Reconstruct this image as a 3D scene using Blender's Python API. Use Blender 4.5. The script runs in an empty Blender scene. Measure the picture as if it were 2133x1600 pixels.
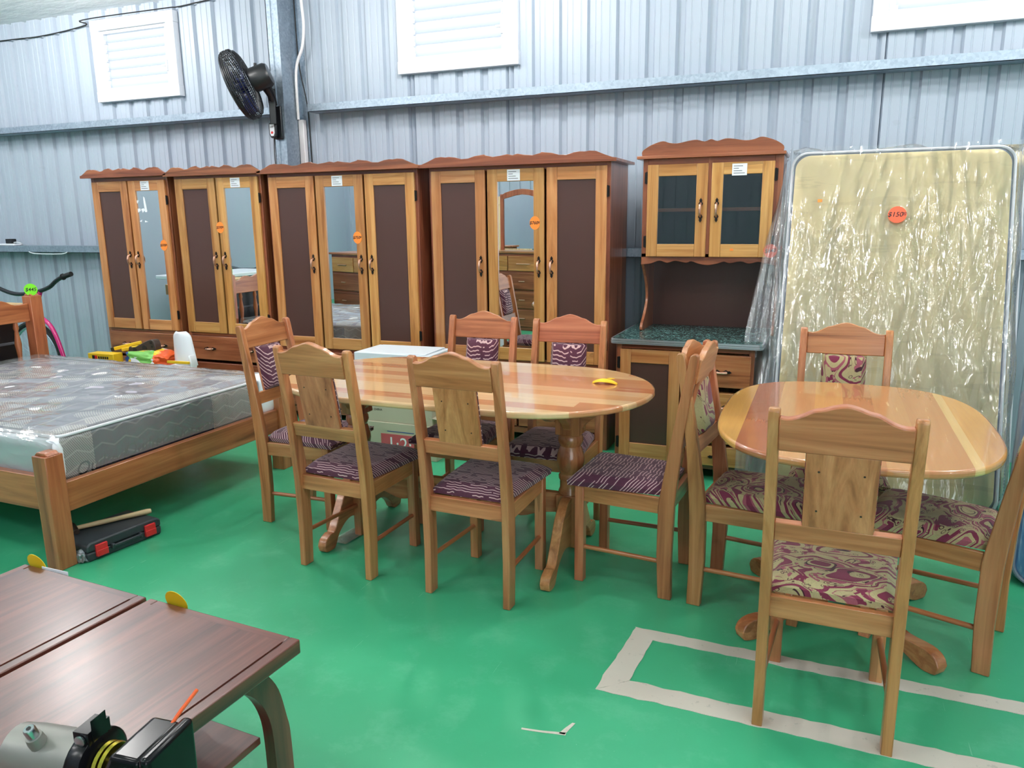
import bpy, bmesh, math, random
from mathutils import Vector, Matrix, noise, Euler
random.seed(7)
sc = bpy.context.scene
COL = sc.collection
PI = math.pi

# ------------------------------------------------------------------ materials
def lin(c):
    return tuple(((v/255)/12.92 if v/255 <= .04045 else ((v/255+.055)/1.055)**2.4) for v in c) + (1.0,)

class NT:
    """small helper round a node tree"""
    def __init__(self, name):
        self.m = bpy.data.materials.new(name); self.m.use_nodes = True
        self.t = self.m.node_tree; self.n = self.t.nodes; self.n.clear()
        self.out = self.n.new('ShaderNodeOutputMaterial')
    def new(self, typ, **kw):
        nd = self.n.new(typ)
        for k, v in kw.items(): setattr(nd, k, v)
        return nd
    def link(self, a, b): self.t.links.new(a, b)
    def inp(self, sock, v):
        if isinstance(v, bpy.types.NodeSocket): self.link(v, sock)
        else: sock.default_value = v
    def math(self, op, a, b=0.0, c=0.0):
        nd = self.new('ShaderNodeMath', operation=op)
        self.inp(nd.inputs[0], a); self.inp(nd.inputs[1], b); self.inp(nd.inputs[2], c)
        return nd.outputs[0]
    def mix(self, f, a, b, blend='MIX'):
        nd = self.new('ShaderNodeMix', data_type='RGBA', blend_type=blend)
        self.inp(nd.inputs[0], f); self.inp(nd.inputs[6], a); self.inp(nd.inputs[7], b)
        return nd.outputs[2]
    def ramp(self, f, stops, interp='LINEAR'):
        nd = self.new('ShaderNodeValToRGB'); cr = nd.color_ramp; cr.interpolation = interp
        while len(cr.elements) < len(stops): cr.elements.new(.5)
        for e, (p, c) in zip(cr.elements, stops): e.position = p; e.color = c
        self.link(f, nd.inputs[0]); return nd.outputs[0]
    def coord(self, kind='Object'):
        return self.new('ShaderNodeTexCoord').outputs[kind]
    def sep(self, v):
        nd = self.new('ShaderNodeSeparateXYZ'); self.link(v, nd.inputs[0]); return nd.outputs
    def comb(self, x, y, z):
        nd = self.new('ShaderNodeCombineXYZ')
        for i, v in enumerate((x, y, z)): self.inp(nd.inputs[i], v)
        return nd.outputs[0]
    def mapping(self, v, scale=(1,1,1), loc=(0,0,0), rot=(0,0,0)):
        nd = self.new('ShaderNodeMapping'); self.link(v, nd.inputs[0])
        nd.inputs['Scale'].default_value = scale; self.inp(nd.inputs['Location'], loc)
        nd.inputs['Rotation'].default_value = rot
        return nd.outputs[0]
    def noise(self, v, scale=5, detail=4, rough=.55, dist=0.0):
        nd = self.new('ShaderNodeTexNoise'); self.link(v, nd.inputs['Vector'])
        nd.inputs['Scale'].default_value = scale; nd.inputs['Detail'].default_value = detail
        nd.inputs['Roughness'].default_value = rough; nd.inputs['Distortion'].default_value = dist
        return nd.outputs[0]
    def white(self, v):
        nd = self.new('ShaderNodeTexWhiteNoise', noise_dimensions='3D'); self.link(v, nd.inputs[0]); return nd.outputs[0]
    def rand(self): return self.new('ShaderNodeObjectInfo').outputs['Random']
    def bump(self, h, strength=.2, dist=.01):
        nd = self.new('ShaderNodeBump'); nd.inputs['Strength'].default_value = strength
        nd.inputs['Distance'].default_value = dist; self.link(h, nd.inputs['Height']); return nd.outputs[0]
    def principled(self, color, rough=.5, metal=0.0, spec=.5, normal=None, coat=0.0, coat_rough=.1, trans=0.0, sheen=0.0):
        p = self.new('ShaderNodeBsdfPrincipled')
        self.inp(p.inputs['Base Color'], color); self.inp(p.inputs['Roughness'], rough)
        self.inp(p.inputs['Metallic'], metal); p.inputs['Specular IOR Level'].default_value = spec
        p.inputs['Coat Weight'].default_value = coat; p.inputs['Coat Roughness'].default_value = coat_rough
        p.inputs['Transmission Weight'].default_value = trans; p.inputs['Sheen Weight'].default_value = sheen
        if normal is not None:
            self.link(normal, p.inputs['Normal'])
        self.link(p.outputs[0], self.out.inputs[0]); return p

def plain(name, rgb, rough=.5, metal=0.0, spec=.5, coat=0.0, var=.0):
    t = NT(name); c = lin(rgb)
    if var:
        n = t.noise(t.coord(), 9, 4)
        c = t.mix(t.math('MULTIPLY', n, var), c, tuple(v*.45 for v in c[:3])+(1,))
    t.principled(c, rough, metal, spec, coat=coat); return t.m

def wood(name, axis, dark, mid, light, rough=.3, coat=.35, across=16.0, along=.9, streak=.55, vary=.5, coat_rough=.12):
    """varnished board, grain running along the axis"""
    t = NT(name)
    r = t.rand()
    base = t.coord()
    off = t.comb(t.math('MULTIPLY', r, 37.0), t.math('MULTIPLY', r, 11.3), t.math('MULTIPLY', r, 23.7))
    vadd = t.new('ShaderNodeVectorMath', operation='ADD'); t.link(base, vadd.inputs[0]); t.link(off, vadd.inputs[1])
    sc3 = [across]*3; sc3['xyz'.index(axis)] = along
    v = t.mapping(vadd.outputs[0], tuple(sc3))
    n1 = t.noise(v, 1.0, 5, .6, 1.1)
    sc4 = [110.0]*3; sc4['xyz'.index(axis)] = 3.5
    n2 = t.noise(t.mapping(vadd.outputs[0], tuple(sc4)), 1.0, 3, .6, .2)
    n3 = t.noise(t.mapping(vadd.outputs[0], tuple(.35*s for s in sc3)), 1.0, 2, .5, .6)
    col = t.ramp(n1, [(.28, lin(dark)), (.46, lin(mid)), (.68, lin(light))])
    col = t.mix(t.math('MULTIPLY', t.math('SUBTRACT', n2, .35), .55), col, lin(tuple(.62*c for c in dark)))
    # dark mineral streaks
    s = t.math('MULTIPLY', t.math('GREATER_THAN', n3, .69), t.math('MULTIPLY', n1, streak))
    col = t.mix(s, col, lin(tuple(.45*c for c in dark)))
    # board to board variation
    hsv = t.new('ShaderNodeHueSaturation')
    t.link(col, hsv.inputs['Color'])
    t.inp(hsv.inputs['Value'], t.math('ADD', 1.0-.22*vary, t.math('MULTIPLY', r, .44*vary)))
    r2 = t.math('FRACT', t.math('MULTIPLY', r, 17.13))
    t.inp(hsv.inputs['Hue'], t.math('ADD', .5-.016*vary, t.math('MULTIPLY', r2, .028*vary)))
    t.principled(hsv.outputs[0], rough, 0, .45, normal=t.bump(n2, .06, .002), coat=coat, coat_rough=coat_rough)
    return t.m

def planks(name, axis, width, length, tones, rough=.22, coat=.6, seams=None):
    """glued-up table top: boards of several tones side by side"""
    t = NT(name)
    x, y, z = t.sep(t.coord())
    a, b = (x, y) if axis == 'x' else (y, x)
    row = t.math('FLOOR', t.math('DIVIDE', b, width))
    ro = t.white(t.comb(row, 3.7, 1.1))
    seg = t.math('FLOOR', t.math('ADD', t.math('DIVIDE', a, length), t.math('MULTIPLY', ro, 7.0)))
    w = t.white(t.comb(row, seg, 5.5))
    col = t.ramp(w, [(i/len(tones), lin(c)) for i, c in enumerate(tones)], 'CONSTANT')
    if seams:
        col = t.ramp(t.math('ADD', b, .5), [(p, lin(c)) for p, c in seams], 'CONSTANT'); w = t.math('FRACT', t.math('MULTIPLY', t.sep(col)[0], 37.0)); seg = 0.0
    vv = t.comb(t.math('MULTIPLY', a, 1.6), t.math('ADD', t.math('MULTIPLY', b, 22.0), t.math('MULTIPLY', w, 50.0)), seg)
    n1 = t.noise(vv, 1.0, 5, .6, 1.3)
    n2 = t.noise(t.comb(t.math('MULTIPLY', a, 4.0), t.math('MULTIPLY', b, 130.0), 0.0), 1.0, 3, .6)
    col = t.mix(t.math('MULTIPLY', t.math('SUBTRACT', 1.0, n1), .42), col, lin((150, 84, 50)))
    col = t.mix(t.math('MULTIPLY', t.math('GREATER_THAN', n1, .66), .5), col, lin((246, 205, 150)))
    col = t.mix(t.math('MULTIPLY', n2, .12), col, lin((90, 45, 25)))
    t.principled(col, rough, 0, .5, coat=coat, coat_rough=.03); return t.m

M = {}
for ax in 'xyz':
    M['honey_'+ax] = wood('honey_wood_'+ax, ax, (152, 92, 44), (194, 134, 74), (214, 160, 100), vary=.7)
    M['cedar_'+ax] = wood('cedar_wood_'+ax, ax, (98, 50, 32), (140, 78, 50), (170, 104, 70), vary=.4)
    M['chair_'+ax] = wood('chair_wood_'+ax, ax, (130, 74, 44), (180, 111, 70), (206, 140, 96), vary=.7, rough=.33, coat=.3)
    M['bed_'+ax] = wood('bed_wood_'+ax, ax, (122, 64, 38), (168, 98, 60), (192, 122, 78), vary=.4)
    M['dark_'+ax] = wood('mahogany_'+ax, ax, (58, 24, 20), (94, 46, 36), (122, 66, 52), rough=.36, coat=.75, across=12, vary=.2, coat_rough=.26)
    M['ped_'+ax] = wood('pedestal_wood_'+ax, ax, (132, 70, 42), (176, 106, 66), (202, 134, 88), rough=.25, coat=.5, vary=.5)
    M['raw_'+ax] = wood('raw_wood_'+ax, ax, (178, 142, 100), (212, 178, 134), (226, 200, 160), rough=.6, coat=0, vary=.4)
M['oval_top'] = planks('oval_top_planks', 'x', .087, 4.0, [(218, 150, 102), (238, 188, 136), (204, 128, 84), (230, 170, 116), (244, 202, 150), (216, 146, 98), (236, 184, 130)])
M['boat_top'] = planks('boat_top_planks', 'y', .135, 3.0, [(206, 134, 88), (180, 102, 70), (222, 156, 98), (212, 146, 96), (196, 122, 84), (226, 170, 108)], seams=[(0, (226, 170, 90)), (.115, (180, 106, 70)), (.225, (212, 150, 98)), (.36, (224, 164, 98)), (.47, (194, 128, 84)), (.585, (206, 144, 92)), (.70, (200, 136, 88)), (.835, (236, 194, 130)), (.865, (222, 160, 86))])
M['panel'] = plain('brown_hardboard', (80, 53, 47), .30, spec=.5)
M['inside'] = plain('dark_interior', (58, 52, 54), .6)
M['copper'] = plain('antique_copper', (206, 160, 138), .34, .85)
M['iron'] = plain('black_iron', (30, 27, 27), .45, .6)
M['card'] = plain('white_card', (236, 238, 244), .5)
M['ink'] = plain('black_ink', (25, 20, 22), .6)
M['orange'] = plain('orange_sticker', (255, 142, 52), .6)
M['red_orange'] = plain('red_orange_sticker', (252, 98, 62), .6)
M['yellow_paper'] = plain('yellow_paper', (244, 200, 30), .6)
M['green_paper'] = plain('green_sticker', (130, 235, 40), .6)
M['galv'] = None
M['white_paint'] = plain('white_paint', (226, 229, 236), .45)
M['pvc'] = plain('white_plastic', (226, 222, 224), .4)
M['white_plastic'] = plain('white_shell_plastic', (240, 243, 250), .3, coat=.2)
M['black_plastic'] = plain('black_plastic', (20, 21, 25), .38)
M['black_gloss'] = plain('black_gloss_plastic', (14, 14, 17), .2, spec=.22)
M['rubber'] = plain('black_rubber', (22, 22, 24), .7)
M['blue_blade'] = plain('blue_fan_blade', (30, 40, 96), .3)
M['cast'] = plain('cast_alloy', (150, 148, 142), .45, .55, var=.2)
M['steel'] = plain('bright_steel', (190, 196, 202), .25, 1.0)
M['brass'] = plain('zinc_yellow_brass', (196, 178, 70), .25, 1.0)
M['grey_case'] = plain('charcoal_case', (52, 56, 62), .5)
M['red_latch'] = plain('red_latch', (222, 44, 48), .4)
M['pink'] = plain('pink_paint', (206, 34, 118), .25, coat=.5)
M['foil'] = plain('crumpled_grey_foil', (150, 152, 158), .35, .5)
M['carton'] = plain('brown_cardboard', (186, 156, 112), .75, var=.2)
M['carton_grey'] = plain('grey_cardboard', (190, 182, 160), .7, var=.15)
M['carton_white'] = plain('white_carton', (226, 232, 240), .45)
M['pinkred'] = plain('red_print', (196, 84, 92), .55)
M['blue_print'] = plain('blue_print', (30, 70, 140), .5)
M['green_print'] = plain('green_print', (120, 190, 90), .4)
M['orange_print'] = plain('orange_print', (230, 92, 40), .4)
M['tool_yellow'] = plain('tool_yellow', (240, 196, 40), .45)
M['dark_brown_tool'] = plain('dark_brown_tool', (62, 48, 42), .5)
M['handle_wood'] = M['raw_x']
M['rust'] = plain('rusty_iron', (72, 54, 48), .6, .5, var=.4)
M['alu'] = plain('ribbed_aluminium', (206, 212, 222), .3, .85)
M['grey_trim'] = plain('grey_trim', (92, 95, 102), .5)
M['piping'] = plain('white_piping', (228, 226, 232), .6)
M['lilac_foam'] = plain('mattress_side', (118, 122, 138), .6, var=.3)

def mk_galv():
    t = NT('galvanised_steel')
    v = t.coord()
    n = t.noise(v, 14, 5, .7); vo = t.new('ShaderNodeTexVoronoi'); vo.inputs['Scale'].default_value = 60; t.link(v, vo.inputs['Vector'])
    col = t.mix(t.math('MULTIPLY', n, .8), lin((112, 126, 140)), lin((176, 190, 204)))
    bw = t.new('ShaderNodeRGBToBW'); t.link(vo.outputs['Color'], bw.inputs[0]); col = t.mix(t.math('MULTIPLY', bw.outputs[0], .35), col, lin((206, 218, 230)))
    t.principled(col, t.math('ADD', .28, t.math('MULTIPLY', n, .3)), .75, .5, normal=t.bump(n, .08, .004)); return t.m
M['galv'] = mk_galv()

def mk_wall():
    t = NT('painted_steel_sheet')
    v = t.coord(); n = t.noise(t.mapping(v, (1.5, 1, .5)), 1.5, 4, .6)
    n2 = t.noise(v, 3.5, 5, .7)
    col = t.mix(n, lin((160, 171, 187)), lin((173, 183, 195)))
    col = t.mix(t.math('MULTIPLY', t.math('GREATER_THAN', n2, .66), .10), col, lin((120, 125, 130)))
    t.principled(col, .42, .0, .4); return t.m
M['sheet'] = mk_wall()

def mk_floor():
    t = NT('green_painted_concrete')
    v = t.coord()
    n1 = t.noise(v, .9, 5, .6, .4); n2 = t.noise(v, 5.0, 6, .7); n3 = t.noise(v, 60, 3, .7)
    col = t.mix(n1, lin((44, 152, 106)), lin((74, 182, 136)))
    col = t.mix(t.math('MULTIPLY', t.math('MAXIMUM', t.math('SUBTRACT', n2, .52), 0.0), 1.6), col, lin((122, 202, 162)))
    col = t.mix(t.math('MULTIPLY', t.math('GREATER_THAN', n3, .735), .55), col, lin((196, 230, 206)))
    # fine scratches
    for ang, sd in ((.5, 0.0), (-.9, 4.0), (1.4, 9.0)):
        w = t.noise(t.mapping(v, (55, 1.1, 1), (sd, sd, 0), (0, 0, ang)), 1.0, 2, .5, .15)
        k = t.math('MULTIPLY', t.math('GREATER_THAN', w, .75), t.math('GREATER_THAN', n2, .5))
        col = t.mix(t.math('MULTIPLY', k, .28), col, lin((170, 220, 190)))
    # a dusty scuffed patch under the oval table
    x, y, z = t.sep(v)
    d = t.math('ADD', t.math('POWER', t.math('DIVIDE', t.math('SUBTRACT', x, -1.75), .55), 2.0), t.math('POWER', t.math('DIVIDE', t.math('SUBTRACT', y, 3.45), .42), 2.0))
    patch = t.math('MULTIPLY', t.math('MAXIMUM', t.math('SUBTRACT', 1.0, d), 0.0), t.math('MULTIPLY', n2, .7))
    col = t.mix(patch, col, lin((120, 140, 135)))
    t.principled(col, t.math('ADD', .26, t.math('MULTIPLY', n2, .22)), 0, .5, normal=t.bump(n3, .03, .002)); return t.m
M['floor'] = mk_floor()

def mk_tape():
    t = NT('worn_beige_tape'); v = t.coord(); n = t.noise(v, 22, 6, .75); n2 = t.noise(v, 3, 3)
    col = t.mix(n2, lin((196, 184, 172)), lin((214, 206, 194)))
    col = t.mix(t.math('MULTIPLY', t.math('GREATER_THAN', n, .62), .35), col, lin((150, 150, 140)))
    t.principled(col, .6); return t.m
M['tape'] = mk_tape()

def mk_stripe_fabric():
    """plum upholstery with short wavy pale threads running across the chair"""
    t = NT('plum_wavy_fabric'); x, y, z = t.sep(t.coord()); r = t.rand()
    wob = t.noise(t.comb(t.math('MULTIPLY', x, 30.0), t.math('MULTIPLY', t.math('ADD', y, z), 9.0), r), 1.0, 1, .5)
    v = t.math('ADD', t.math('MULTIPLY', t.math('ADD', y, t.math('MULTIPLY', z, .9)), 64.0), t.math('MULTIPLY', wob, 1.25))
    row = t.math('FLOOR', v); f = t.math('ABSOLUTE', t.math('SUBTRACT', t.math('FRACT', v), .5))
    line = t.math('LESS_THAN', f, .14)
    gap = t.noise(t.comb(t.math('MULTIPLY', x, 15.0), t.math('MULTIPLY', row, 7.31), 0.0), 1.0, 1, .5)
    k = t.math('MULTIPLY', line, t.math('GREATER_THAN', gap, .43))
    weave = t.noise(t.coord(), 260, 2, .6)
    base = t.mix(weave, lin((56, 24, 42)), lin((104, 52, 76)))
    col = t.mix(k, base, lin((206, 172, 172)))
    t.principled(col, .75, 0, .25, normal=t.bump(t.math('ADD', weave, k), .25, .002), sheen=.25); return t.m
M['plum'] = mk_stripe_fabric()

def mk_paisley():
    """maroon and straw paisley"""
    t = NT('maroon_paisley_fabric'); x, y, z = t.sep(t.coord()); r = t.rand()
    u = t.math('ADD', x, t.math('MULTIPLY', r, 3.0)); w = t.math('ADD', y, t.math('MULTIPLY', z, .85))
    p = t.comb(t.math('MULTIPLY', u, 7.6), t.math('MULTIPLY', w, 11.5), 0.0)
    nz = t.new('ShaderNodeTexNoise'); t.link(p, nz.inputs['Vector']); nz.inputs['Scale'].default_value = .9; nz.inputs['Detail'].default_value = 1
    vm = t.new('ShaderNodeVectorMath', operation='MULTIPLY_ADD'); t.link(nz.outputs['Color'], vm.inputs[0]); vm.inputs[1].default_value = (1.1, 1.1, 0); t.link(p, vm.inputs[2])
    vo = t.new('ShaderNodeTexVoronoi'); t.link(vm.outputs[0], vo.inputs['Vector']); vo.inputs['Scale'].default_value = .75; vo.inputs['Randomness'].default_value = .75
    d = vo.outputs['Distance']
    straw, maroon, plum, rose = lin((190, 176, 130)), lin((128, 44, 74)), lin((62, 24, 40)), lin((166, 88, 104))
    bands = t.ramp(d, [(0, maroon), (.07, straw), (.15, plum), (.18, straw), (.25, plum), (.275, maroon), (.38, straw), (.41, plum), (.43, rose), (.50, straw), (.54, maroon), (.60, straw), (.66, rose), (.70, maroon), (.80, straw)], 'CONSTANT')
    # little florets in the straw ground
    v2 = t.new('ShaderNodeTexVoronoi'); t.link(vm.outputs[0], v2.inputs['Vector']); v2.inputs['Scale'].default_value = 5.0
    fl = t.ramp(v2.outputs['Distance'], [(0, maroon), (.16, straw), (.30, plum), (.38, straw)], 'CONSTANT')
    pick = t.math('GREATER_THAN', t.noise(vm.outputs[0], 1.9, 2), .5)
    inb = t.math('MULTIPLY', pick, t.math('GREATER_THAN', t.math('FRACT', t.math('MULTIPLY', d, 3.6)), .42))
    col = t.mix(t.math('MULTIPLY', inb, .92), bands, fl)
    weave = t.noise(t.coord(), 300, 2, .6)
    col = t.mix(t.math('MULTIPLY', weave, .45), col, lin((60, 40, 40)))
    t.principled(col, .8, 0, .2, normal=t.bump(weave, .35, .002), sheen=.2); return t.m
M['paisley'] = mk_paisley()

def mk_marble():
    t = NT('green_marble_laminate'); v = t.coord()
    n = t.noise(v, 9, 6, .7, 2.5); n2 = t.noise(v, 26, 5, .75, 3.0)
    col = t.ramp(n, [(.3, lin((14, 24, 26))), (.5, lin((26, 52, 52))), (.62, lin((56, 98, 94)))])
    col = t.mix(t.math('MULTIPLY', t.math('GREATER_THAN', n2, .56), .75), col, lin((150, 190, 186)))
    t.principled(col, .22, 0, .22); return t.m
M['marble'] = mk_marble()

def mk_ticking():
    """grey lilac knitted mattress cover with striped ovals"""
    t = NT('lilac_grey_ticking'); v = t.coord(); x, y, z = t.sep(v)
    a = t.math('ADD', y, t.math('MULTIPLY', z, 1.0)); b = t.math('ADD', x, t.math('MULTIPLY', z, .6))
    p = t.comb(t.math('MULTIPLY', b, 5.0), t.math('MULTIPLY', a, 3.2), 0.0)
    vo = t.new('ShaderNodeTexVoronoi'); t.link(p, vo.inputs['Vector']); vo.inputs['Scale'].default_value = 1.0; vo.inputs['Randomness'].default_value = .85
    oval = t.math('LESS_THAN', vo.outputs['Distance'], .52)
    st = t.math('GREATER_THAN', t.math('FRACT', t.math('ADD', t.math('MULTIPLY', b, 55.0), t.math('MULTIPLY', a, 75.0))), .34)
    wob = t.noise(t.comb(t.math('MULTIPLY', b, 6.0), t.math('MULTIPLY', a, 3.0), 0.0), 1.0, 2)
    ln = t.math('LESS_THAN', t.math('ABSOLUTE', t.math('SUBTRACT', t.math('FRACT', t.math('ADD', t.math('MULTIPLY', b, 6.5), wob)), .5)), .05)
    col = t.mix(t.noise(v, 3, 3), lin((168, 163, 176)), lin((190, 185, 197)))
    col = t.mix(t.math('MULTIPLY', t.math('MULTIPLY', oval, st), .9), col, lin((242, 238, 230)))
    col = t.mix(t.math('MULTIPLY', ln, .8), col, lin((232, 230, 228)))
    t.principled(col, .8, 0, .2); return t.m
M['ticking'] = mk_ticking()

def mk_ticking_side():
    t = NT('mattress_border'); v = t.coord(); x, y, z = t.sep(v)
    blk = t.white(t.comb(t.math('FLOOR', t.math('MULTIPLY', y, 3.7)), t.math('FLOOR', t.math('MULTIPLY', x, 3.1)), 4.0))
    st = t.math('GREATER_THAN', t.math('FRACT', t.math('ADD', t.math('MULTIPLY', t.math('ADD', x, y), 90.0), t.math('MULTIPLY', z, 60.0))), .5)
    zig = t.math('ABSOLUTE', t.math('SUBTRACT', t.math('FRACT', t.math('MULTIPLY', t.math('ADD', x, y), 7.0)), .5))
    zl = t.math('LESS_THAN', t.math('ABSOLUTE', t.math('SUBTRACT', t.math('FRACT', t.math('MULTIPLY', t.math('SUBTRACT', z, t.math('MULTIPLY', zig, .06)), 13.0)), .5)), .06)
    dark = lin((70, 60, 76))
    lightp = t.mix(st, lin((140, 126, 124)), lin((212, 200, 190)))
    k = t.math('GREATER_THAN', blk, .5)
    col = t.mix(k, dark, lightp)
    col = t.mix(t.math('MULTIPLY', zl, t.math('ADD', .25, t.math('MULTIPLY', k, .5))), col, lin((226, 216, 206)))
    t.principled(col, .8, 0, .2); return t.m
M['ticking_side'] = mk_ticking_side()

def mk_damask():
    t = NT('straw_damask'); v = t.coord()
    n = t.noise(v, 3.2, 4, .6, .8); n2 = t.noise(t.mapping(v, (1, 1, 7)), 2.6, 3, .6, .5)
    col = t.mix(n, lin((240, 212, 150)), lin((252, 232, 184)))
    col = t.mix(t.math('MULTIPLY', t.math('GREATER_THAN', n2, .60), .18), col, lin((186, 160, 108)))
    t.principled(col, .65, 0, .3, normal=t.bump(n, .15, .02)); return t.m
M['damask'] = mk_damask()

def mk_mesh_border():
    t = NT('grey_mesh_border'); v = t.coord()
    vo = t.new('ShaderNodeTexVoronoi'); vo.feature = 'DISTANCE_TO_EDGE'; vo.inputs['Scale'].default_value = 55; t.link(v, vo.inputs['Vector']); vo.inputs['Randomness'].default_value = .2
    col = t.mix(t.math('LESS_THAN', vo.outputs['Distance'], .14), lin((96, 96, 108)), lin((206, 204, 212)))
    t.principled(col, .6); return t.m
M['mesh_border'] = mk_mesh_border()

def mk_blue():
    t = NT('blue_cloud_cover'); v = t.coord(); n = t.noise(t.mapping(v, (2.5, 2.5, 1.2)), 2.2, 5, .65, .8)
    col = t.ramp(n, [(.3, lin((40, 72, 122))), (.5, lin((84, 118, 162))), (.68, lin((176, 190, 202)))])
    t.principled(col, .3, 0, .5, coat=.5); return t.m
M['blue'] = mk_blue()

def mk_film(name, scl, strength=.9, haze=.05, refl=.30, dist=.02, rough=.08, detail=5):
    """clear polythene: see-through with wrinkled glints"""
    t = NT(name); v = t.coord()
    n = t.noise(t.mapping(v, scl), 1.0, detail, .55, 1.2)
    n2 = t.noise(t.mapping(v, tuple(3.1*s for s in scl)), 1.0, 3, .6, .8)
    h = t.math('ADD', n, t.math('MULTIPLY', n2, .45))
    bp = t.bump(h, strength, dist)
    lw = t.new('ShaderNodeFresnel'); lw.inputs['IOR'].default_value = 1.45; t.link(bp, lw.inputs['Normal'])
    gl = t.new('ShaderNodeBsdfGlossy'); gl.inputs['Roughness'].default_value = rough; t.link(bp, gl.inputs['Normal'])
    gl.inputs['Color'].default_value = (1, 1, 1, 1)
    tr = t.new('ShaderNodeBsdfTransparent'); tr.inputs['Color'].default_value = (.97, .97, .98, 1)
    df = t.new('ShaderNodeBsdfDiffuse'); df.inputs['Color'].default_value = (.85, .87, .9, 1)
    m0 = t.new('ShaderNodeMixShader'); m0.inputs[0].default_value = haze; t.link(tr.outputs[0], m0.inputs[1]); t.link(df.outputs[0], m0.inputs[2])
    m1 = t.new('ShaderNodeMixShader')
    t.link(t.math('MINIMUM', t.math('ADD', t.math('MULTIPLY', lw.outputs[0], .9), refl*.25), .9), m1.inputs[0])
    t.link(m0.outputs[0], m1.inputs[1]); t.link(gl.outputs[0], m1.inputs[2])
    t.link(m1.outputs[0], t.out.inputs[0]); return t.m
M['film_bed'] = mk_film('clear_film_bed', (3.5, 7, 7), .5, .19, .14, .014, .10, 2)
M['film_upright'] = mk_film('clear_film_upright', (7, 7, 1.5), .8, .02, .26, .016, .10, 2)
M['film_loose'] = mk_film('clear_film_loose', (12, 12, 3), .8, .14, .4, .02, .10, 3)

def mk_mirror():
    t = NT('mirror_glass'); t.principled((.86, .88, .89, 1), .0, 1.0); return t.m
M['mirror'] = mk_mirror()
def mk_glass():
    t = NT('cabinet_glass')
    fr = t.new('ShaderNodeFresnel'); fr.inputs['IOR'].default_value = 1.5
    gl = t.new('ShaderNodeBsdfGlossy'); gl.inputs['Roughness'].default_value = .02
    tr = t.new('ShaderNodeBsdfTransparent'); tr.inputs['Color'].default_value = (.82, .84, .88, 1)
    mx = t.new('ShaderNodeMixShader'); t.link(t.math('ADD', fr.outputs[0], .05), mx.inputs[0]); t.link(tr.outputs[0], mx.inputs[1]); t.link(gl.outputs[0], mx.inputs[2])
    t.link(mx.outputs[0], t.out.inputs[0]); return t.m
M['glass'] = mk_glass()
def mk_louver():
    t = NT('frosted_louver_glass')
    tl = t.new('ShaderNodeBsdfTranslucent'); tl.inputs['Color'].default_value = (.74, .76, .78, 1)
    tr = t.new('ShaderNodeBsdfTransparent'); tr.inputs['Color'].default_value = (.74, .76, .78, 1)
    mx = t.new('ShaderNodeMixShader'); mx.inputs[0].default_value = .35
    t.link(tl.outputs[0], mx.inputs[1]); t.link(tr.outputs[0], mx.inputs[2]); t.link(mx.outputs[0], t.out.inputs[0]); return t.m
M['louver'] = mk_louver()
def mk_lamp(st):
    t = NT('led_tube'); e = t.new('ShaderNodeEmission'); e.inputs['Color'].default_value = (1, .985, .96, 1); e.inputs['Strength'].default_value = st
    t.link(e.outputs[0], t.out.inputs[0]); return t.m
M['lamp'] = mk_lamp(190.0)
def mk_ceiling():
    t = NT('foil_faced_insulation'); v = t.coord(); n = t.noise(t.mapping(v, (2, 6, 1)), 2, 5, .6)
    t.principled(t.mix(n, lin((222, 225, 230)), lin((236, 238, 241))), .5, 0, .4, normal=t.bump(n, .4, .03)); return t.m
M['ceiling'] = mk_ceiling()

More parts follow.
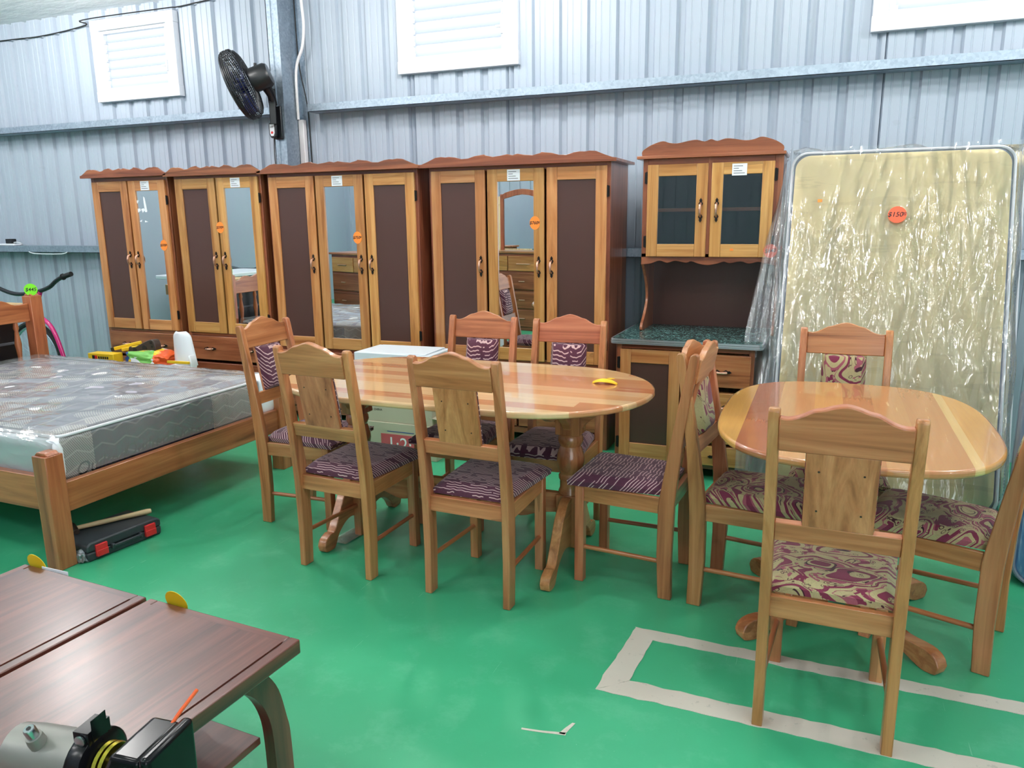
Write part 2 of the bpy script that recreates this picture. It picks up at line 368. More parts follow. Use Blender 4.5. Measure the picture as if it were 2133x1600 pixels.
# ------------------------------------------------------------------ mesh building
class MB:
    def __init__(self): self.bm = bmesh.new(); self.mi = 0
    def _f(self, vs):
        try: f = self.bm.faces.new(vs); f.material_index = self.mi; return f
        except ValueError: return None
    def box(self, x0, x1, y0, y1, z0, z1, mat=None):
        P = [(x0,y0,z0),(x1,y0,z0),(x1,y1,z0),(x0,y1,z0),(x0,y0,z1),(x1,y0,z1),(x1,y1,z1),(x0,y1,z1)]
        v = [self.bm.verts.new((mat @ Vector(p)) if mat else p) for p in P]
        for q in ((3,2,1,0),(4,5,6,7),(0,1,5,4),(1,2,6,5),(2,3,7,6),(3,0,4,7)): self._f([v[i] for i in q])
        return self
    def obox(self, c, s, rot=(0,0,0)):
        m = Matrix.Translation(c) @ Euler(rot).to_matrix().to_4x4(); a, b, d = (k/2 for k in s)
        return self.box(-a, a, -b, b, -d, d, m)
    def prism(self, pts, axis, a0, a1, mat=None):
        def mk(p, a):
            q = (a, p[0], p[1]) if axis == 'x' else ((p[0], a, p[1]) if axis == 'y' else (p[0], p[1], a))
            return self.bm.verts.new((mat @ Vector(q)) if mat else q)
        A = [mk(p, a0) for p in pts]; B = [mk(p, a1) for p in pts]; n = len(pts)
        self._f(A); self._f(B[::-1])
        for i in range(n): self._f([A[i], B[i], B[(i+1)%n], A[(i+1)%n]])
        return self
    def tube(self, pts, r, n=8, closed=False):
        pts = [Vector(p) for p in pts]; k = len(pts); rings = []
        rr = r if isinstance(r, (list, tuple)) else [r]*k
        up = None
        for i, p in enumerate(pts):
            if closed: d = pts[(i+1)%k]-pts[i-1]
            else: d = pts[min(i+1, k-1)]-pts[max(i-1, 0)]
            d.normalize()
            if up is None:
                up = Vector((0,0,1)) if abs(d.z) < .9 else Vector((1,0,0))
            s = d.cross(up)
            if s.length < 1e-5: s = d.cross(Vector((0,1,0)))
            s.normalize(); up = s.cross(d).normalized()
            rings.append([self.bm.verts.new(p + rr[i]*(math.cos(2*PI*j/n)*s + math.sin(2*PI*j/n)*up)) for j in range(n)])
        m = k if closed else k-1
        for i in range(m):
            A, B = rings[i], rings[(i+1)%k]
            for j in range(n): self._f([A[j], A[(j+1)%n], B[(j+1)%n], B[j]])
        if not closed: self._f(rings[0][::-1]); self._f(rings[-1])
        return self
    def lathe(self, prof, n=20, mat=None):
        """profile of (radius, height) turned about local z"""
        rings = []
        for r, z in prof:
            rings.append([self.bm.verts.new((mat @ Vector(q)) if mat else q) for q in ((r*math.cos(2*PI*j/n), r*math.sin(2*PI*j/n), z) for j in range(n))])
        for A, B in zip(rings, rings[1:]):
            for j in range(n): self._f([A[j], A[(j+1)%n], B[(j+1)%n], B[j]])
        self._f(rings[0][::-1]); self._f(rings[-1]); return self
    def grid(self, fn, nu, nv):
        V = [[self.bm.verts.new(fn(i/nu, j/nv)) for j in range(nv+1)] for i in range(nu+1)]
        for i in range(nu):
            for j in range(nv): self._f([V[i][j], V[i+1][j], V[i+1][j+1], V[i][j+1]])
        return self
    def text(self, body, size, mat, extrude=.0004, align='CENTER', shear=.2, bold=0.0):
        cu = bpy.data.curves.new('t', 'FONT'); cu.body = body; cu.size = size; cu.extrude = extrude
        cu.align_x = align; cu.align_y = 'CENTER'; cu.shear = shear; cu.resolution_u = 3; cu.offset = size*bold
        ob = bpy.data.objects.new('t', cu); COL.objects.link(ob)
        dg = bpy.context.evaluated_depsgraph_get(); me = ob.evaluated_get(dg).to_mesh()
        n0 = len(self.bm.verts); f0 = len(self.bm.faces)
        self.bm.from_mesh(me); self.bm.verts.ensure_lookup_table(); self.bm.faces.ensure_lookup_table()
        for v in self.bm.verts[n0:]: v.co = mat @ v.co
        for f in self.bm.faces[f0:]: f.material_index = self.mi
        ob.evaluated_get(dg).to_mesh_clear(); bpy.data.objects.remove(ob); bpy.data.curves.remove(cu); return self
    def build(self, name, mats, parent=None, bevel=.0, smooth=True, loc=None, keep=False, seg=2):
        if not keep: bmesh.ops.recalc_face_normals(self.bm, faces=self.bm.faces)
        me = bpy.data.meshes.new(name); self.bm.to_mesh(me); self.bm.free()
        for m in (mats if isinstance(mats, (list, tuple)) else [mats]): me.materials.append(m)
        if smooth:
            for p in me.polygons: p.use_smooth = True
            me.set_sharp_from_angle(angle=math.radians(38))
        o = bpy.data.objects.new(name, me); COL.objects.link(o)
        if parent: o.parent = parent
        if loc: o.location = loc
        if bevel:
            b = o.modifiers.new('bevel', 'BEVEL'); b.width = bevel; b.segments = seg; b.limit_method = 'ANGLE'; b.angle_limit = math.radians(40)
            b.harden_normals = False
        return o

def tag(o, label=None, cat=None, group=None, kind=None):
    for k, v in (('label', label), ('category', cat), ('group', group), ('kind', kind)):
        if v: o[k] = v
    return o
def thing(name, label, cat, loc=(0,0,0), rz=0.0, group=None):
    o = bpy.data.objects.new(name, None); COL.objects.link(o); o.empty_display_size = .1
    o.location = loc; o.rotation_euler = (0, 0, rz); return tag(o, label, cat, group)
def struct(o): o['kind'] = 'structure'; return o
def copy_tree(o, parent=None):
    c = o.copy(); COL.objects.link(c)
    if parent: c.parent = parent
    for ch in [k for k in bpy.data.objects if k.parent == o]: copy_tree(ch, c)
    return c
def smoothpath(pts, n=6):
    """Catmull-Rom through the points"""
    P = [Vector(p) for p in pts]; out = []
    for i in range(len(P)-1):
        a, b, c, d = P[max(i-1,0)], P[i], P[i+1], P[min(i+2, len(P)-1)]
        for k in range(n):
            t = k/n
            out.append(.5*((2*b)+(c-a)*t+(2*a-5*b+4*c-d)*t*t+(3*b-a-3*c+d)*t**3))
    out.append(P[-1]); return out
def sp2(pts, n=6): return [(p.x, p.y) for p in smoothpath([(a, b, 0) for a, b in pts], n)]

# ------------------------------------------------------------------ room shell
WY = 5.75                      # inner face of the back wall sheet
X0, X1, YF = -9.5, 6.5, -4.0
def rib_profile(x0, x1, pitch=.213, phase=.03):
    pts = []
    k = math.floor((x0-phase)/pitch)
    while True:
        c = phase + k*pitch
        if c > x1+.2: break
        for dx, dy in ((-.034, 0), (-.020, .026), (.020, .026), (.034, 0), (.068, 0), (.072, .0035), (.078, .0035), (.082, 0), (.131, 0), (.135, .0035), (.141, .0035), (.145, 0)):
            if x0 < c+dx < x1: pts.append((c+dx, dy))
        k += 1
    return pts
WINS = [(-6.42, -5.60, 2.83, 3.36), (-3.16, -2.32, 2.84, 3.40), (.262, 1.10, 2.84, 3.40)]
def ribbed_wall(name, holes, x0, x1, z1):
    m = MB()
    prof = rib_profile(x0, x1) + [(x0, 0), (x1, 0)]
    for h in holes: prof += [(h[0], 0), (h[1], 0)]
    prof = sorted(set(prof))
    zs = sorted({0.0, z1} | {h[2] for h in holes} | {h[3] for h in holes})
    V = {}
    def v(i, j):
        if (i, j) not in V: V[(i, j)] = m.bm.verts.new((prof[i][0], WY+prof[i][1], zs[j]))
        return V[(i, j)]
    for i in range(len(prof)-1):
        xm = (prof[i][0]+prof[i+1][0])/2
        for j in range(len(zs)-1):
            zm = (zs[j]+zs[j+1])/2
            if any(h[0] < xm < h[1] and h[2] < zm < h[3] for h in holes): continue
            m._f([v(i, j), v(i+1, j), v(i+1, j+1), v(i, j+1)])
    return struct(m.build(name, M['sheet'], keep=True, smooth=False))
ribbed_wall('wall_back', WINS, X0, X1, 3.56)
m = MB(); m.box(X0-.1, X1+.1, YF-.1, WY+.1, -.08, 0); struct(m.build('floor', M['floor'], smooth=False))
def roof_z(y): return 3.545 + .19*(WY-y)
m = MB(); m.prism([(WY+.06, 3.54), (YF-.06, roof_z(YF)), (YF-.06, roof_z(YF)+.08), (WY+.06, 3.62)], 'x', X0-.05, X1+.05); struct(m.build('ceiling', M['ceiling'], smooth=False))
m = MB(); m.box(X0-.1, X0, YF-.1, WY+.1, 0, 5.6); struct(m.build('wall_left', M['sheet'], smooth=False))
m = MB(); m.box(X1, X1+.1, YF-.1, WY+.1, 0, 5.6); struct(m.build('wall_right', M['sheet'], smooth=False))
# front wall behind the camera, with an opening added to let daylight in
LIGHT_GAP = (0.6, 4.6, 3.3)
m = MB()
m.box(X0, LIGHT_GAP[0], YF-.1, YF, 0, 5.6).box(LIGHT_GAP[1], X1, YF-.1, YF, 0, 5.6).box(LIGHT_GAP[0], LIGHT_GAP[1], YF-.1, YF, LIGHT_GAP[2], 5.6)
x = X0+.1
while x < X1:
    if not (LIGHT_GAP[0]-.06 < x < LIGHT_GAP[1]+.02): m.box(x, x+.04, YF, YF+.025, 0, 5.55)
    x += .213
struct(m.build('wall_front', M['sheet'], smooth=False))
# galvanised girts and column
def girt(name, x0, x1, z0, z1, yf=5.6):
    m = MB(); t = .004
    m.prism([(yf, z0), (yf+t, z0), (yf+t, z1-t), (WY-.002, z1-t), (WY-.002, z1), (yf, z1)], 'x', x0, x1)
    m.box(x0, x1, yf, yf+.14, z0-.0, z0+t)
    return struct(m.build(name, M['galv'], smooth=False))
girt('trim_1', -4.06, X1, 2.497, 2.558)
girt('trim_2', X0, -4.22, 2.497, 2.558)
girt('trim_3', X0, -4.22, 1.33, 1.395)
girt('trim_4', -4.06, X1, 1.33, 1.395)
m = MB()
m.box(-4.335, -4.225, 5.50, 5.508, 0, 3.56).box(-4.225, -4.217, 5.50, 5.73, 0, 3.56).box(-4.225, -4.15, 5.722, 5.73, 0, 3.56).box(-4.335, -4.328, 5.50, 5.73, 0, 3.56)
m.box(-4.29, -4.283, 5.494, 5.50, 0, 3.56)
struct(m.build('trim_5', M['galv'], smooth=False))

# louvred windows
def window(n, x0, x1, z0, z1):
    w = bpy.data.objects.new('window_%d' % n, None); COL.objects.link(w); w.location = ((x0+x1)/2, WY, z0); struct(w)
    hx = (x1-x0)/2; H = z1-z0; b = .095
    m = MB(); yo, yi = -.045, .02
    m.box(-hx-b, hx+b, yo, yi, -b, 0).box(-hx-b, hx+b, yo, yi, H, H+b).box(-hx-b+.004, -hx, yo+.002, yi, 0, H).box(hx, hx+b-.004, yo+.002, yi, 0, H)
    m.build('casing', M['white_paint'], w, .003)
    m = MB(); s = .028
    m.box(-hx, hx, -.02, .03, 0, s).box(-hx, hx, -.02, .03, H-s, H).box(-hx, -hx+s*1.3, -.02, .03, s, H-s).box(hx-s*1.3, hx, -.02, .03, s, H-s)
    m.build('sash', M['white_paint'], w, .002)
    ns = 6; ph = (H-2*s)/ns
    for k in range(ns):
        zc = s+ph*(k+.5); m = MB()
        m.obox((0, .008, zc), (2*hx-2.8*s, .005, ph*1.12), (math.radians(-24), 0, 0))
        m.build('louver_slat', M['louver'], w)
        m = MB(); m.obox((-hx+s*1.3+.008, .0, zc-ph*.35), (.018, .03, .03)); m.obox((hx-s*1.3-.008, .0, zc-ph*.35), (.016, .03, .03)); m.build('slat_clip', M['white_paint'], w)
    m = MB(); m.box(hx-.055, hx-.035, -.03, -.02, H*.24, H*.42).obox((hx-.07, -.03, H*.33), (.05, .014, .016)); m.build('crank_handle', M['white_paint'], w, .003)
for i, h in enumerate(WINS): window(i+1, *h)

# cables and conduit on the wall
m = MB(); m.tube(smoothpath([(-4.10, 5.66, 3.52), (-4.098, 5.66, 3.36), (-4.09, 5.66, 3.18), (-4.115, 5.66, 3.02), (-4.175, 5.66, 2.90), (-4.20, 5.66, 2.76), (-4.205, 5.665, 2.45)]), .012)
tag(m.build('cable', M['pvc']), 'thick white cable bending beside the steel column', 'cable')
m = MB(); m.box(-4.215, -4.165, 5.672, 5.718, 0, 2.45)
tag(m.build('conduit', M['pvc'], bevel=.004), 'white square conduit running down the column behind wardrobes', 'conduit')
m = MB(); m.tube(smoothpath([(-4.20, 5.70, 3.5), (-4.19, 5.69, 3.1), (-4.17, 5.68, 2.85), (-4.12, 5.68, 2.58), (-4.115, 5.69, 2.3), (-4.11, 5.70, 1.0)]), .005, 6)
tag(m.build('wire', M['rubber']), 'thin black wire crossing behind the white cable by the column', 'wire')
m = MB(); m.tube(smoothpath([(-9.4, 5.735, 3.40), (-7.78, 5.735, 3.398), (-7.17, 5.735, 3.392), (-6.585, 5.73, 3.432), (-6.58, 5.70, 3.47), (-5.6, 5.70, 3.47), (-5.45, 5.735, 3.478), (-5.05, 5.735, 3.50), (-4.4, 5.735, 3.52)]), .0055, 6)
tag(m.build('wire', M['rubber']), 'black wire strung along the top of wall past left window', 'wire')
a = thing('power_adapter', 'black plug adapter lying on the low girt at far left', 'adapter', (-7.93, 5.66, 1.395))
m = MB(); m.box(-.045, .045, -.03, .03, .02, .07); m.build('plug', M['black_plastic'], a, .006)
m = MB(); m.box(-.16, .10, -.04, .04, 0, .02); m.build('power_strip', M['white_plastic'], a, .006)
m = MB(); m.tube(smoothpath([(.04, 0, .03), (.10, -.02, .035), (.17, -.03, .03), (.17, .0, .01), (.10, .02, .008)]), .006, 6); m.build('cord', M['white_plastic'], a)
m = MB(); m.tube(smoothpath([(-7.60, 5.60, 1.335), (-7.52, 5.602, 1.318), (-7.3, 5.602, 1.314), (-7.12, 5.602, 1.318), (-7.05, 5.60, 1.335)]), .005, 6)
tag(m.build('cable', M['white_plastic']), 'thin white cable sagging under the low girt at left', 'cable')

# wall fan on the column
F = thing('wall_fan', 'black oscillating wall fan with blue blades fixed to steel column', 'fan', (-4.277, 5.5, 2.42))
fc = Vector((-4.40, 5.22, 2.675)) - Vector((-4.277, 5.5, 2.42))
ax = Vector((-.80, -.38, -.33)).normalized()
q = ax.to_track_quat('Z', 'Y').to_matrix().to_4x4(); FM = Matrix.Translation(fc) @ q @ Matrix.Scale(.94, 4)
def ring(r, z, n=36): return [FM @ Vector((r*math.cos(2*PI*k/n), r*math.sin(2*PI*k/n), z)) for k in range(n)]
m = MB()
for r, z in ((.285, .0), (.285, .03), (.285, -.03), (.275, .045), (.287, .015), (.287, -.015), (.262, .055), (.265, -.058)): m.tube(ring(r, z), .0045, 6, True)
NW = 80
for k in range(NW):
    a = 2*PI*k/NW; ca, sa = math.cos(a), math.sin(a)
    c2, s2 = math.cos(a+.45), math.sin(a+.45)
    m.tube([FM @ Vector(p) for p in ((.05*c2, .05*s2, .085), (.16*math.cos(a+.22), .16*math.sin(a+.22), .082), (.245*ca, .245*sa, .062), (.285*ca, .285*sa, .03), (.287*ca, .287*sa, -.03), (.24*ca, .24*sa, -.075), (.10*ca, .10*sa, -.10))], .0024, 4)
for r, z in ((.10, .085), (.17, .081), (.22, .071), (.17, -.088)): m.tube(ring(r, z), .0022, 5, True)
m.build('cage', M['black_plastic'], F)
m = MB(); m.lathe([(.055, .078), (.055, .088), (.02, .092)], 20, FM); m.build('badge', M['galv'], F)
for k in range(3):
    m = MB(); a0 = 2*PI*k/3+.4
    def bl(u, v, a0=a0):
        r = .045+.20*u; w = (v-.5)*(.35+.75*u)*1.0
        return FM @ Vector((r*math.cos(a0+w), r*math.sin(a0+w), (v-.5)*.07))
    m.grid(bl, 8, 6); o = m.build('blade', M['blue_blade'], F); s = o.modifiers.new('solid', 'SOLIDIFY'); s.thickness = .003
m = MB(); m.lathe([(.04, -.04), (.045, .05), (.02, .06)], 16, FM); m.build('hub', M['blue_blade'], F)
m = MB(); m.lathe([(.05, -.09), (.098, -.10), (.10, -.12), (.10, -.235), (.085, -.26), (.03, -.265)], 24, FM)
m.lathe([(.012, 0), (.012, .03)], 8, Matrix.Translation(FM @ Vector((0, .09, -.17))) @ Matrix.Rotation(.0, 4, 'X')); m.build('motor', M['black_plastic'], F)
mp = FM @ Vector((0, -.02, -.18))
m = MB(); m.prism(sp2([(-.05, -.03), (-.045, .12), (.0, .20), (.05, .26)], 4) + sp2([(.10, .22), (.05, .12), (.035, .04), (.04, .0), (.0, -.02), (-.045, -.03)], 4), 'x', -.025, .025, Matrix.Translation((.0, -.07, .0)) @ Matrix.Rotation(math.radians(35), 4, 'Z'))
m.tube([(0, -.06, .12), (mp.x*.5, mp.y*.45, .20), mp], [.035, .034, .045], 10)
m.build('bracket', M['black_plastic'], F, .004)
m = MB(); m.box(-.04, .04, -.025, 0, -.14, .12); m.build('wall_plate', M['black_plastic'], F, .006)
m = MB(); m.prism(sp2([(-.035, -.02), (-.03, .06), (.03, .06), (.035, -.02), (.02, -.055), (-.02, -.055), (-.035, -.02)], 4)[:-1], 'y', -.055, -.03, Matrix.Translation((-.022, -.012, -.075))); m.build('control_box', M['black_plastic'], F, .006)
m = MB(); m.prism([(-.022, .05), (.022, .05), (.022, -.02), (.012, -.042), (-.012, -.042), (-.022, -.02)], 'y', -.059, -.055, Matrix.Translation((-.022, -.012, -.075)))
m.mi = 1; m.lathe([(.010, 0), (.010, .004), (.006, .006)], 14, Matrix.Translation((-.022, -.071, -.090)) @ Matrix.Rotation(PI/2, 4, 'X'))
m.mi = 2
for k in range(3): m.obox((-.032+.01*k, -.0715, -.045), (.004, .001, .016), (0, .6, 0))
m.build('control_label', [M['card'], M['red_latch'], M['dark_brown_tool']], F)
m = MB(); m.tube(smoothpath([(-.03, -.04, -.11), (-.045, -.03, -.3), (-.04, -.01, -.6), (-.04, -.01, -.95)]), .004, 6); m.build('cord', M['rubber'], F)
m = MB(); m.tube(smoothpath([mp, mp+Vector((.06, .0, -.02)), Vector((.05, -.10, .19)), Vector((.04, -.06, .12))]), .004, 6); m.build('cord', M['rubber'], F)

# ceiling lamps (bulbs under the roof)
first = None
for x, y in ((-6.3, 4.5), (-2.3, 4.55), (1.6, 4.5), (-8.2, 3.55), (-4.4, 3.6), (-.3, 3.6), (4.0, 3.55), (-8.6, -.6), (-8.4, -2.9), (-5, -2.9), (-6.6, .5), (-2.6, .6), (1.4, .5), (5.0, .5), (-7, -2.3), (-3, -2.3), (1.5, -2.3)):  # those behind the camera are added to brighten the mirrored walls
    if first is None:
        first = thing('ceiling_lamp', 'unseen white LED bulb lamp hung under the roof', 'lamp', group='bulb lamps under the roof')
        m = MB(); m.lathe([(.05, -.02), (.06, 0), (.05, .05), (.02, .07), (.02, .14)], 20); m.build('lamp_holder', M['white_paint'], first)
        m = MB(); m.lathe([(.045, -.021), (.07, -.05), (.085, -.10), (.085, -.15), (.065, -.19), (.03, -.21)], 20); m.build('lamp_bulb', M['lamp'], first)
        o = first
    else: o = copy_tree(first)
    o.location = (x, y, roof_z(y)-.14)

# ------------------------------------------------------------------ hardware shared by the cabinets
def handle(parent, x, y, z, horizontal=False, L=.150):
    """antique copper bow pull with leaf ends; front faces -y"""
    rot = Matrix.Translation((x, y, z)) @ (Matrix.Rotation(PI/2, 4, 'Y') if horizontal else Matrix.Identity(4))
    m = MB(); h = L/2
    for s in (-1, 1):
        m.prism([(0, s*h), (.009, s*(h-.014)), (.006, s*(h-.022)), (.014, s*(h-.034)), (.006, s*(h-.048)), (0, s*(h-.054)), (-.006, s*(h-.048)), (-.014, s*(h-.034)), (-.006, s*(h-.022)), (-.009, s*(h-.014))], 'y', -.006, 0, rot)
    m.mi = 1
    m.tube([rot @ Vector(p) for p in smoothpath([(0, -.004, -h+.034), (0, -.022, -h+.040), (0, -.034, -.02), (0, -.036, .005), (0, -.028, .03), (0, -.016, h-.040), (0, -.004, h-.032)], 4)], [.006]*6+[.007]*6+[.0085]*7+[.006]*6, 8)
    return m.build('handle', [M['iron'], M['copper']], parent)
def hinge(parent, x, y, z):
    m = MB(); m.box(x-.012, x+.012, y-.004, y, z-.035, z+.035); m.lathe([(.005, -.038), (.005, .038)], 8, Matrix.Translation((x, y-.005, z)))
    return m.build('hinge', M['iron'], parent, .0)
def label_card(parent, x, y, z, w=.095, h=.075):
    m = MB(); m.box(x-w/2, x+w/2, y-.0015, y, z-h/2, z+h/2); m.mi = 1
    for k, l in enumerate((.62, .35, .58, .76)):
        m.box(x-w*.40, x-w*.40+w*l, y-.002, y-.0015, z+h*(.30-.2*k)-.0016, z+h*(.30-.2*k)+.0016)
    return m.build('info_card', [M['card'], M['ink']], parent)
def price_tag(parent, x, y, z, txt, r=.036, mat='orange', tilt=0.0, face=None, sy=1.2):
    T = face if face else Matrix.Translation((x, y, z)) @ Matrix.Rotation(PI/2, 4, 'X')
    T = T @ Matrix.Rotation(tilt, 4, 'Z')
    m = MB(); m.lathe([(r, 0), (r, .0015)], 28, T @ Matrix.Diagonal((1, sy, 1, 1))); m.mi = 1
    main, _, cents = txt.partition('.')
    m.text(main, r*.80, T @ Matrix.Translation((-.22*r if cents else 0, 0, .002)), .0003, bold=.012)
    if cents:
        m.text(cents, r*.42, T @ Matrix.Translation((.72*r, .12*r, .002)), .0003, bold=.012)
        m.box(.52*r, .94*r, -.09*r, -.05*r, .0015, .0022, T)
    return m.build('price_tag', [M[mat], M['ink']], parent)

def door(parent, x0, x1, z0, z1, yf, fill, st=.076, rt=.083, rb=.083, hand=None, hinge_side=0, label_z=True, hz=None):
    """framed door; front plane at yf (negative y), thickness 20 mm"""
    m = MB(); t = .021
    m.box(x0, x0+st, yf, yf+t, z0, z1).box(x1-st, x1, yf, yf+t, z0, z1); m.mi = 1
    m.box(x0+st, x1-st, yf+.0005, yf+t, z1-rt, z1).box(x0+st, x1-st, yf+.0005, yf+t, z0, z0+rb)
    d = m.build('door', [M['honey_z'], M['honey_x']], parent, .003)
    m = MB(); m.box(x0+st-.004, x1-st+.004, yf+.010, yf+.014, z0+rb-.004, z1-rt+.004)
    m.build({'panel': 'panel', 'mirror': 'mirror', 'glass': 'glass_pane'}[fill], M[fill], d, smooth=False)
    if hand is not None: handle(d, x0+.038 if hand == 'l' else x1-.038, yf, hz)
    return d

def scallop(w, h0=.018, amp=1.0, n=5):
    half = [(0, .0), (.02, .004), (.055, .022), (.095, .046), (.125, .050), (.150, .046), (.17, .048), (.20, .043), (.235, .030), (.27, .032), (.305, .046), (.33, .050), (.355, .054), (.362, .048), (.40, .036), (.44, .042), (.475, .050), (.5, .042)]
    pts = [(u*w, h0+a*amp) for u, a in half] + [((1-u)*w, h0+a*amp) for u, a in half[-2::-1]]
    return [(-w/2, 0)] + [(x-w/2, z) for x, z in pts] + [(w/2, 0)]

def wardrobe(label, x0, x1, top, ndoor, price, tag_px, tape=None):
    """x0..x1 body, front frame plane y=5.11"""
    cx = (x0+x1)/2; w = x1-x0; hw = w/2; yf = 0.0; dep = .47
    W = thing('wardrobe', label, 'wardrobe', (cx, 5.11, 0), 0)
    dz0, dz1 = (.615, 1.952) if ndoor == 3 else (.690, 1.965)
    m = MB()   # carcase: sides, back, shelves
    m.box(-hw, -hw+.018, .02, dep, .0, top).box(hw-.018, hw, .02, dep, .0, top).box(-hw+.018, hw-.018, dep-.008, dep, .06, top)
    m.box(-hw+.018, hw-.018, .02, dep-.008, .08, .098)
    m.build('side_panels', M['cedar_z'], W, .001)
    m = MB(); sw = .036
    m.box(-hw, -hw+sw, 0, .02, 0, top).box(hw-sw, hw, 0, .02, 0, top)
    m.mi = 1; m.box(-hw+sw, hw-sw, 0, .02, top-.034, top).box(-hw+sw, hw-sw, 0, .02, dz0-.030, dz0+.01).box(-hw+sw, hw-sw, 0, .02, .07, .115)
    m.build('face_frame', [M['cedar_z'], M['cedar_x']], W, .002)
    m = MB(); m.box(-hw-.048, hw+.048, -.045, dep, top, top+.02); m.build('top_board', M['cedar_x'], W, .003)
    m = MB(); m.prism(scallop(w+.104, .022), 'y', -.066, -.046, Matrix.Translation((0, 0, top-.004))); m.build('scalloped_cornice', M['cedar_x'], W, .002)
    inner = w-2*.022; gap = .018; dw = (inner-gap*(ndoor-1))/ndoor
    doors = []
    for k in range(ndoor):
        a = -hw+.022+k*(dw+gap); fill = 'mirror' if k == 1 else 'panel'
        hand = {2: 'rl', 3: 'rrl'}[ndoor][k]
        hz = 1.285 if ndoor == 3 else 1.30
        d = door(W, a, a+dw, dz0, dz1, -.021, fill, st=.076, rt=.085, rb=.090, hand=hand, hz=hz)
        if fill == 'mirror': label_card(d, a+dw/2-.01, -.021, dz1-.043)
        if fill == 'mirror' and tape:
            for pts in tape:
                m = MB(); m.prism([(px-cx, pz) for px, pz in pts], 'y', -.0128, -.0112); m.build('tape_remnant', M['card'], d)
        if k == ndoor-1:
            for z in (dz1-.165, dz0+.14): hinge(d, a+dw+.006, -.012, z)
        doors.append((d, a))
    d = doors[1][0]
    price_tag(d, tag_px[0]-cx, -.0215, tag_px[1], price, .038)
    # drawers below the doors
    if ndoor == 2: cells = [(-hw+.03, hw-.03, .455, .660), (-hw+.03, hw-.03, .125, .430)]
    else: cells = [(-hw+.03, -.008, .37, .585), (.008, hw-.03, .37, .585), (-hw+.03, -.008, .125, .345), (.008, hw-.03, .125, .345)]
    for (a, b, c, e) in cells:
        m = MB(); m.box(a, b, -.018, .02, c, e); dr = m.build('drawer', M['cedar_x'], W, .004)
        for hx in ((a+(b-a)*.25, a+(b-a)*.75) if ndoor == 2 else ((a+b)/2,)): handle(dr, hx, -.018, (c+e)/2-.005, True, .13)
    return W
wardrobe('narrow two-door mirrored wardrobe at the far left end of the row', -6.03, -5.155, 2.00, 2, '$595.00', (-5.245, 1.425), tape=[[(-5.43, 1.833), (-5.416, 1.823), (-5.401, 1.715), (-5.406, 1.704), (-5.427, 1.704), (-5.432, 1.797)], [(-5.52, 1.805), (-5.484, 1.802), (-5.5, 1.775), (-5.519, 1.792)], [(-5.528, 1.733), (-5.478, 1.735), (-5.472, 1.716), (-5.505, 1.701)], [(-5.467, 1.73), (-5.441, 1.736), (-5.425, 1.72), (-5.453, 1.698)], [(-5.5, 1.628), (-5.47, 1.641), (-5.477, 1.621)], [(-5.438, 1.634), (-5.405, 1.622), (-5.44, 1.618)]])
wardrobe('narrow two-door mirrored wardrobe standing second from the left in row', -5.085, -4.19, 1.988, 2, '$595.00', (-4.62, 1.57))
wardrobe('wide three-door wardrobe with the $750 tag beside its mirror', -4.125, -2.785, 1.980, 3, '$750.00', (-3.308, 1.487))
wardrobe('wide three-door wardrobe with the $760 tag, beside the kitchen hutch', -2.69, -1.346, 1.977, 3, '$760.00', (-1.873, 1.585))

# ------------------------------------------------------------------ kitchen hutch
K = thing('kitchen_hutch', 'kitchen hutch with glass upper doors and green marble counter', 'cabinet', (-.77, 4.72, 0))
kx0, kx1 = -.42, .42
m = MB()
m.box(kx0, kx0+.018, .02, .70, .07, .845).box(kx1-.018, kx1, .02, .70, .07, .845).box(kx0, kx1, .692, .70, .07, .845).box(kx0, kx1, .02, .69, .07, .088)
for sx in (kx0, kx1-.05):
    m.box(sx, sx+.05, .02, .07, 0, .07).box(sx, sx+.05, .64, .69, 0, .07)
m.build('base_body', M['cedar_z'], K, .001)
m = MB(); m.box(kx0, kx0+.035, 0, .02, .07, .845).box(kx1-.03, kx1, 0, .02, .07, .845).box(-.012, .03, 0, .02, .07, .845); m.mi = 1
m.box(kx0+.035, kx1-.03, .0005, .02, .81, .845).box(kx0+.035, kx1-.03, .0005, .02, .07, .10)
m.build('base_frame', [M['cedar_z'], M['cedar_x']], K, .002)
d = door(K, kx0+.03, -.015, .095, .808, -.021, 'panel', .068, .085, .105, None)
for z in (.72, .2): hinge(d, kx0+.022, -.012, z)
for (c, e) in ((.60, .80), (.40, .565), (.245, .375), (.10, .225)):
    m = MB(); m.box(.035, kx1-.018, -.02, .02, c, e); dr = m.build('drawer', M['honey_x'] if c < .5 else M['ped_x'], K, .004)
    handle(dr, .235, -.02, (c+e)/2-.003, True, .12)
m = MB(); r = .03
def rr(x0, x1, y0, y1, r, n=4):
    out = []
    for cx_, cy_, a in ((x1-r, y0+r, -PI/2), (x1-r, y1-r, 0), (x0+r, y1-r, PI/2), (x0+r, y0+r, PI)):
        out += [(cx_+r*math.cos(a+PI/2*k/n), cy_+r*math.sin(a+PI/2*k/n)) for k in range(n+1)]
    return out
ct = rr(kx0-.03, kx1+.045, -.035, .70, .03)
m.prism(ct, 'z', .845, .872); m.build('counter_top', M['marble'], K)
m = MB()
for z0, z1, o in ((.8425, .848, .004), (.850, .860, .0055), (.862, .8735, .004)):
    A = rr(kx0-.03-o, kx1+.045+o, -.035-o, .70, .034)
    m.prism(A, 'z', z0, z1)
# keep only a rim: the counter inside is slightly higher than the strip's inner part
m.build('metal_edge', M['alu'], K)
m = MB(); ct2 = rr(kx0-.024, kx1+.039, -.029, .70, .03); m.prism(ct2, 'z', .8732, .8742); m.build('laminate_sheet', M['marble'], K)
